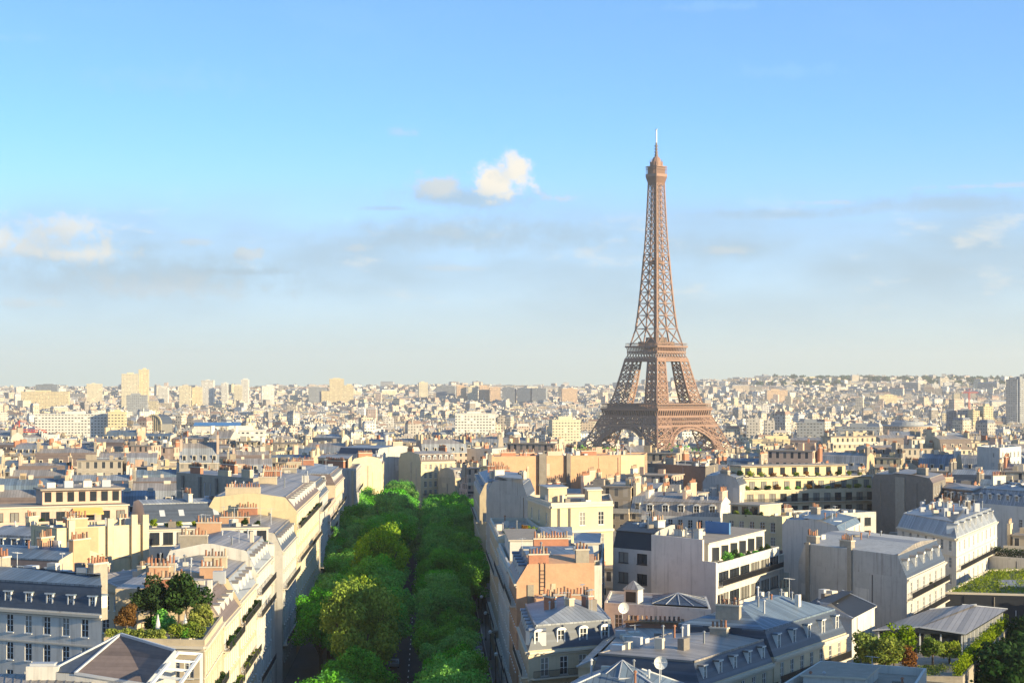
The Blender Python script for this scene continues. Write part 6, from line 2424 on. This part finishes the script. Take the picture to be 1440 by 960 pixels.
# vaulted glass hall and church spire, left
Yv = 2000.0
xv = X(216, Yv)
root = thing('vaulted_hall', 'arched glass-fronted hall with dark vault below the cream skyline towers', 'hall', (xv, Yv, ground(xv, Yv)), -.3)
mb, fb = MB(), MB()
n = 12
hv = Zp(583, Yv) - ground(xv, Yv)
for i in range(n):
    a, e = math.pi * i / n, math.pi * (i + 1) / n
    f = lambda t, y: (9 * math.cos(t), y, hv - 10 + 10 * math.sin(t))
    mb.poly([f(a, 0), f(a, 26), f(e, 26), f(e, 0)])
    fb.bar(f(a, -.1), f(e, -.1), .7)
    fb.bar(f(a, -.1), (9 * math.cos(a), -.1, 2), .2)
mb.build('vault', M['slate'], root)
fb.build('arch_frame', M['s_yellow'], root)
mb = MB()
mb.box(-9, .2, -4, 9, 26, hv - 10)
mb.poly([(9 * math.cos(math.pi * i / n), .1, hv - 10 + 10 * math.sin(math.pi * i / n)) for i in range(n + 1)])
mb.build('glass_front', M['curtain'], root)
Ys = 1500.0
xs_ = X(247, Ys)
root = thing('church_tower', 'slim pale church tower with pointed cap in the left rooftops', 'church tower', (xs_, Ys, ground(xs_, Ys)), .5)
hs = Zp(612, Ys) - ground(xs_, Ys)
mb = MB()
mb.box(-3, -3, -4, 3, 3, hs)
for i in range(4):
    sx, sy = ((-1, -1), (1, -1), (1, 1), (-1, 1))[i]
    mb.box(sx * 3 - .5, sy * 3 - .5, hs, sx * 3 + .5, sy * 3 + .5, hs + 2.5)
mb.build('shaft', M['cream'], root)
mb = MB()
for i in range(8):
    a, e = 2 * math.pi * i / 8, 2 * math.pi * (i + 1) / 8
    mb.poly([(2.9 * math.cos(a), 2.9 * math.sin(a), hs), (2.9 * math.cos(e), 2.9 * math.sin(e), hs), (0, 0, hs + 9)])
mb.build('spire', M['zincb'], root)


def crane(px, Y, ytop, pj0, pj1, label, r=.55):
    x = X(px, Y)
    gz = ground(x, Y)
    h = Zp(ytop, Y) - gz
    o = thing('tower_crane', label, 'crane', (x, Y, gz), 0, 'tower cranes over the roofs')
    mb = MB()
    s = 1.1
    n = int(h / 3)
    for i in range(n):
        z0, z1 = h * i / n, h * (i + 1) / n
        for (a, b), (c, d) in zip(((-s, -s), (s, -s), (s, s), (-s, s)), ((s, -s), (s, s), (-s, s), (-s, -s))):
            mb.bar((a, b, z0), (a, b, z1), r * .45)
            mb.bar((a, b, z0), (c, d, z1), r * .3)
    mb.build('mast', M['red'], o)
    mb = MB()
    x0, x1 = X(pj0, Y) - x, X(pj1, Y) - x
    mb.bar((x0, 0, h), (x1, 0, h), r * .8)
    mb.bar((x0 * .6, 0, h + 1.6), (x1 * .95, 0, h + .9), r * .5)
    for i in range(14):
        t = x0 + (x1 - x0) * i / 14
        mb.bar((t, 0, h), (t + (x1 - x0) / 28, 0, h + 1.3), r * .3)
    mb.bar((0, 0, h), (0, 0, h + 6), r * .7)
    mb.bar((0, 0, h + 6), (x1 * .8, 0, h + 1.2), r * .25)
    mb.bar((0, 0, h + 6), (x0 * .9, 0, h + .2), r * .25)
    mb.build('jib', M['red'], o)
    mb = MB()
    mb.box(x0 - .5, -1, h - 2.2, x0 + 2.5, 1, h)
    mb.build('counterweight', M['stone'], o)


crane(27, 1000, 607, 14, 66, 'bright red tower crane standing in the left rooftops', .36)
crane(1363, 3000, 552, 1352, 1376, 'thin red tower crane before the right-hand ridge', .5)

# long blue shed roof, left middle distance
Yb = 1750.0
root = thing('long_shed', 'long low shed with pale blue roof behind the left rooftops', 'shed', (X(305, Yb), Yb, ground(X(305, Yb), Yb)), .05)
mb = MB()
zb = Zp(594, Yb) - ground(X(305, Yb), Yb)
mb.prism([(-21, 0), (21, 0), (21, 22), (-21, 22)], -4, zb - 3)
mb.build('wall', M['white'], root)
mb = MB()
for a, e in (((-22, -1), (22, -1)),):
    mb.poly([(-22, -1, zb - 3), (22, -1, zb - 3), (22, 11, zb), (-22, 11, zb)])
    mb.poly([(-22, 11, zb), (22, 11, zb), (22, 23, zb - 3), (-22, 23, zb - 3)])
mb.build('roof', M['blue'], root)

# ------------------------------------------------------------------ street: cars and lamps
CARC = {'white': (.55, .55, .54), 'black': (.015, .015, .018), 'silver': (.30, .31, .32), 'dark blue': (.02, .04, .10), 'red': (.35, .03, .02)}


def car_proto(col):
    cm = pmat('car_paint_' + col.replace(' ', '_'), CARC[col], rough=.25, spec=.6, var=.03)
    body, glass, wheel, lamp = MB(), MB(), MB(), MB()
    prof = [(-2.1, .35), (2.1, .35), (2.15, .65), (1.95, .82), (1.05, .92), (.45, 1.42), (-1.1, 1.45), (-1.75, .98), (-2.1, .9)]
    for sx in (-.85, .85):
        p = [(sx, y, z) for y, z in prof]
        body.poly(p if sx > 0 else p[::-1])
    for a, b in zip(prof, prof[1:] + prof[:1]):
        body.poly([(-.85, *a), (.85, *a), (.85, *b), (-.85, *b)][::-1])
    for sx in (-.856, .856):
        p = [(sx, .9, .95), (sx, .42, 1.36), (sx, -1.05, 1.38), (sx, -1.55, .99)]
        glass.poly(p if sx > 0 else p[::-1])
    glass.poly([(-.74, 1.0, .965), (.74, 1.0, .965), (.7, .5, 1.39), (-.7, .5, 1.39)])
    glass.poly([(-.7, -1.17, 1.415), (.7, -1.17, 1.415), (.74, -1.7, 1.03), (-.74, -1.7, 1.03)])
    n = 10
    for i in range(n):
        a, e = 2 * math.pi * i / n, 2 * math.pi * (i + 1) / n
        wheel.poly([(-.1, .33 * math.cos(a), .33 * math.sin(a)), (-.1, .33 * math.cos(e), .33 * math.sin(e)), (.1, .33 * math.cos(e), .33 * math.sin(e)), (.1, .33 * math.cos(a), .33 * math.sin(a))])
    for s_ in (-.1, .1):
        wheel.poly([(s_, .33 * math.cos(2 * math.pi * i / n), .33 * math.sin(2 * math.pi * i / n)) for i in range(n)])
    lamp.box(-.17, -.03, -.07, .17, .03, .07)
    return body.mesh('body', [cm]), glass.mesh('windows', [M['glass']]), wheel.mesh('wheel', [M['iron']]), lamp.mesh('headlight', [M['frame']])


protos = {c: car_proto(c) for c in CARC}


def car(x, y, z, col, label, group, rz=0.0):
    bm_, gm, wm, lm = protos[col]
    o = thing('parked_car' if 'parked' in label else 'moving_car', label, 'car', (x, y, z), rz, group)
    link('body', bm_, o)
    link('windscreen', gm, o)
    for sx in (-.8, .8):
        for sy in (-1.3, 1.3):
            link('wheel', wm, o, (sx, sy, .33))
        link('headlight', lm, o, (sx * .7, 2.13, .68))


cols = ['white', 'silver', 'black', 'white', 'dark blue', 'white', 'silver', 'black', 'white', 'red']
cnt = {}
for i in range(22):
    y = 300 + i * 9.2 + rl.uniform(-1, 1)
    c = cols[i % 10]
    cnt[c] = cnt.get(c, 0) + 1
    x = axis(y) + 12.9
    car(x, y, ground(x, y) + .03, c, '%s car parked in the side lane, %s such one from near end' % (c, ordinal(cnt[c])), 'cars parked in the side lane', .043)
for i, (y, off, c) in enumerate(((262, -2.5, 'white'), (300, 2.2, 'black'), (338, -2.6, 'silver'), (395, 2.3, 'white'), (455, -2.4, 'dark blue'), (520, 2.4, 'white'))):
    x = axis(y) + off
    car(x, y, ground(x, y) + .03, c, '%s car on the avenue between the tree rows, %s from the near end' % (c, ordinal(i + 1)), 'cars driving along the avenue', .043)
lp, lh = MB(), MB()
lp.cyl(0, 0, 0, .6, .16, .12, 8)
lp.cyl(0, 0, .6, 8.4, .08, .05, 8)
lp.bar((0, 0, 8.3), (-.9, 0, 8.7), .04)
lh.cyl(-.9, 0, 8.4, 8.75, .26, .34, 10)
lh.cyl(-.9, 0, 8.75, 8.95, .34, .1, 10)
lpm, lhm = lp.mesh('pole', [M['iron']]), lh.mesh('lamp_head', [M['frame']])
for i in range(9):
    y = 292 + i * 27
    x = axis(y) + 15.0
    o = thing('street_lamp', 'slim street lamp with pale head by the right-hand houses, %s from the near end' % ordinal(i + 1), 'street lamp', (x, y, ground(x, y) + .14), 0, 'street lamps along the avenue')
    link('pole', lpm, o)
    link('lamp_head', lhm, o)

# the speck in the sky
o = thing('bird', 'tiny dark bird high in the blue sky at the left', 'bird', (X(247, 420), 420, Zp(239, 420)))
mb = MB()
mb.poly([(0, .25, .02), (-.05, 0, .05), (0, -.3, 0), (.05, 0, .05)])
mb.poly([(0, -.3, 0), (-.05, 0, -.04), (0, .25, .02), (.05, 0, -.04)])
mb.poly([(-.04, .08, .02), (-.45, .0, .16), (-.42, -.08, .15), (-.04, -.1, .02)])
mb.poly([(.04, .08, .02), (.04, -.1, .02), (.42, -.08, .15), (.45, .0, .16)])
mb.build('body', M['iron'], o)
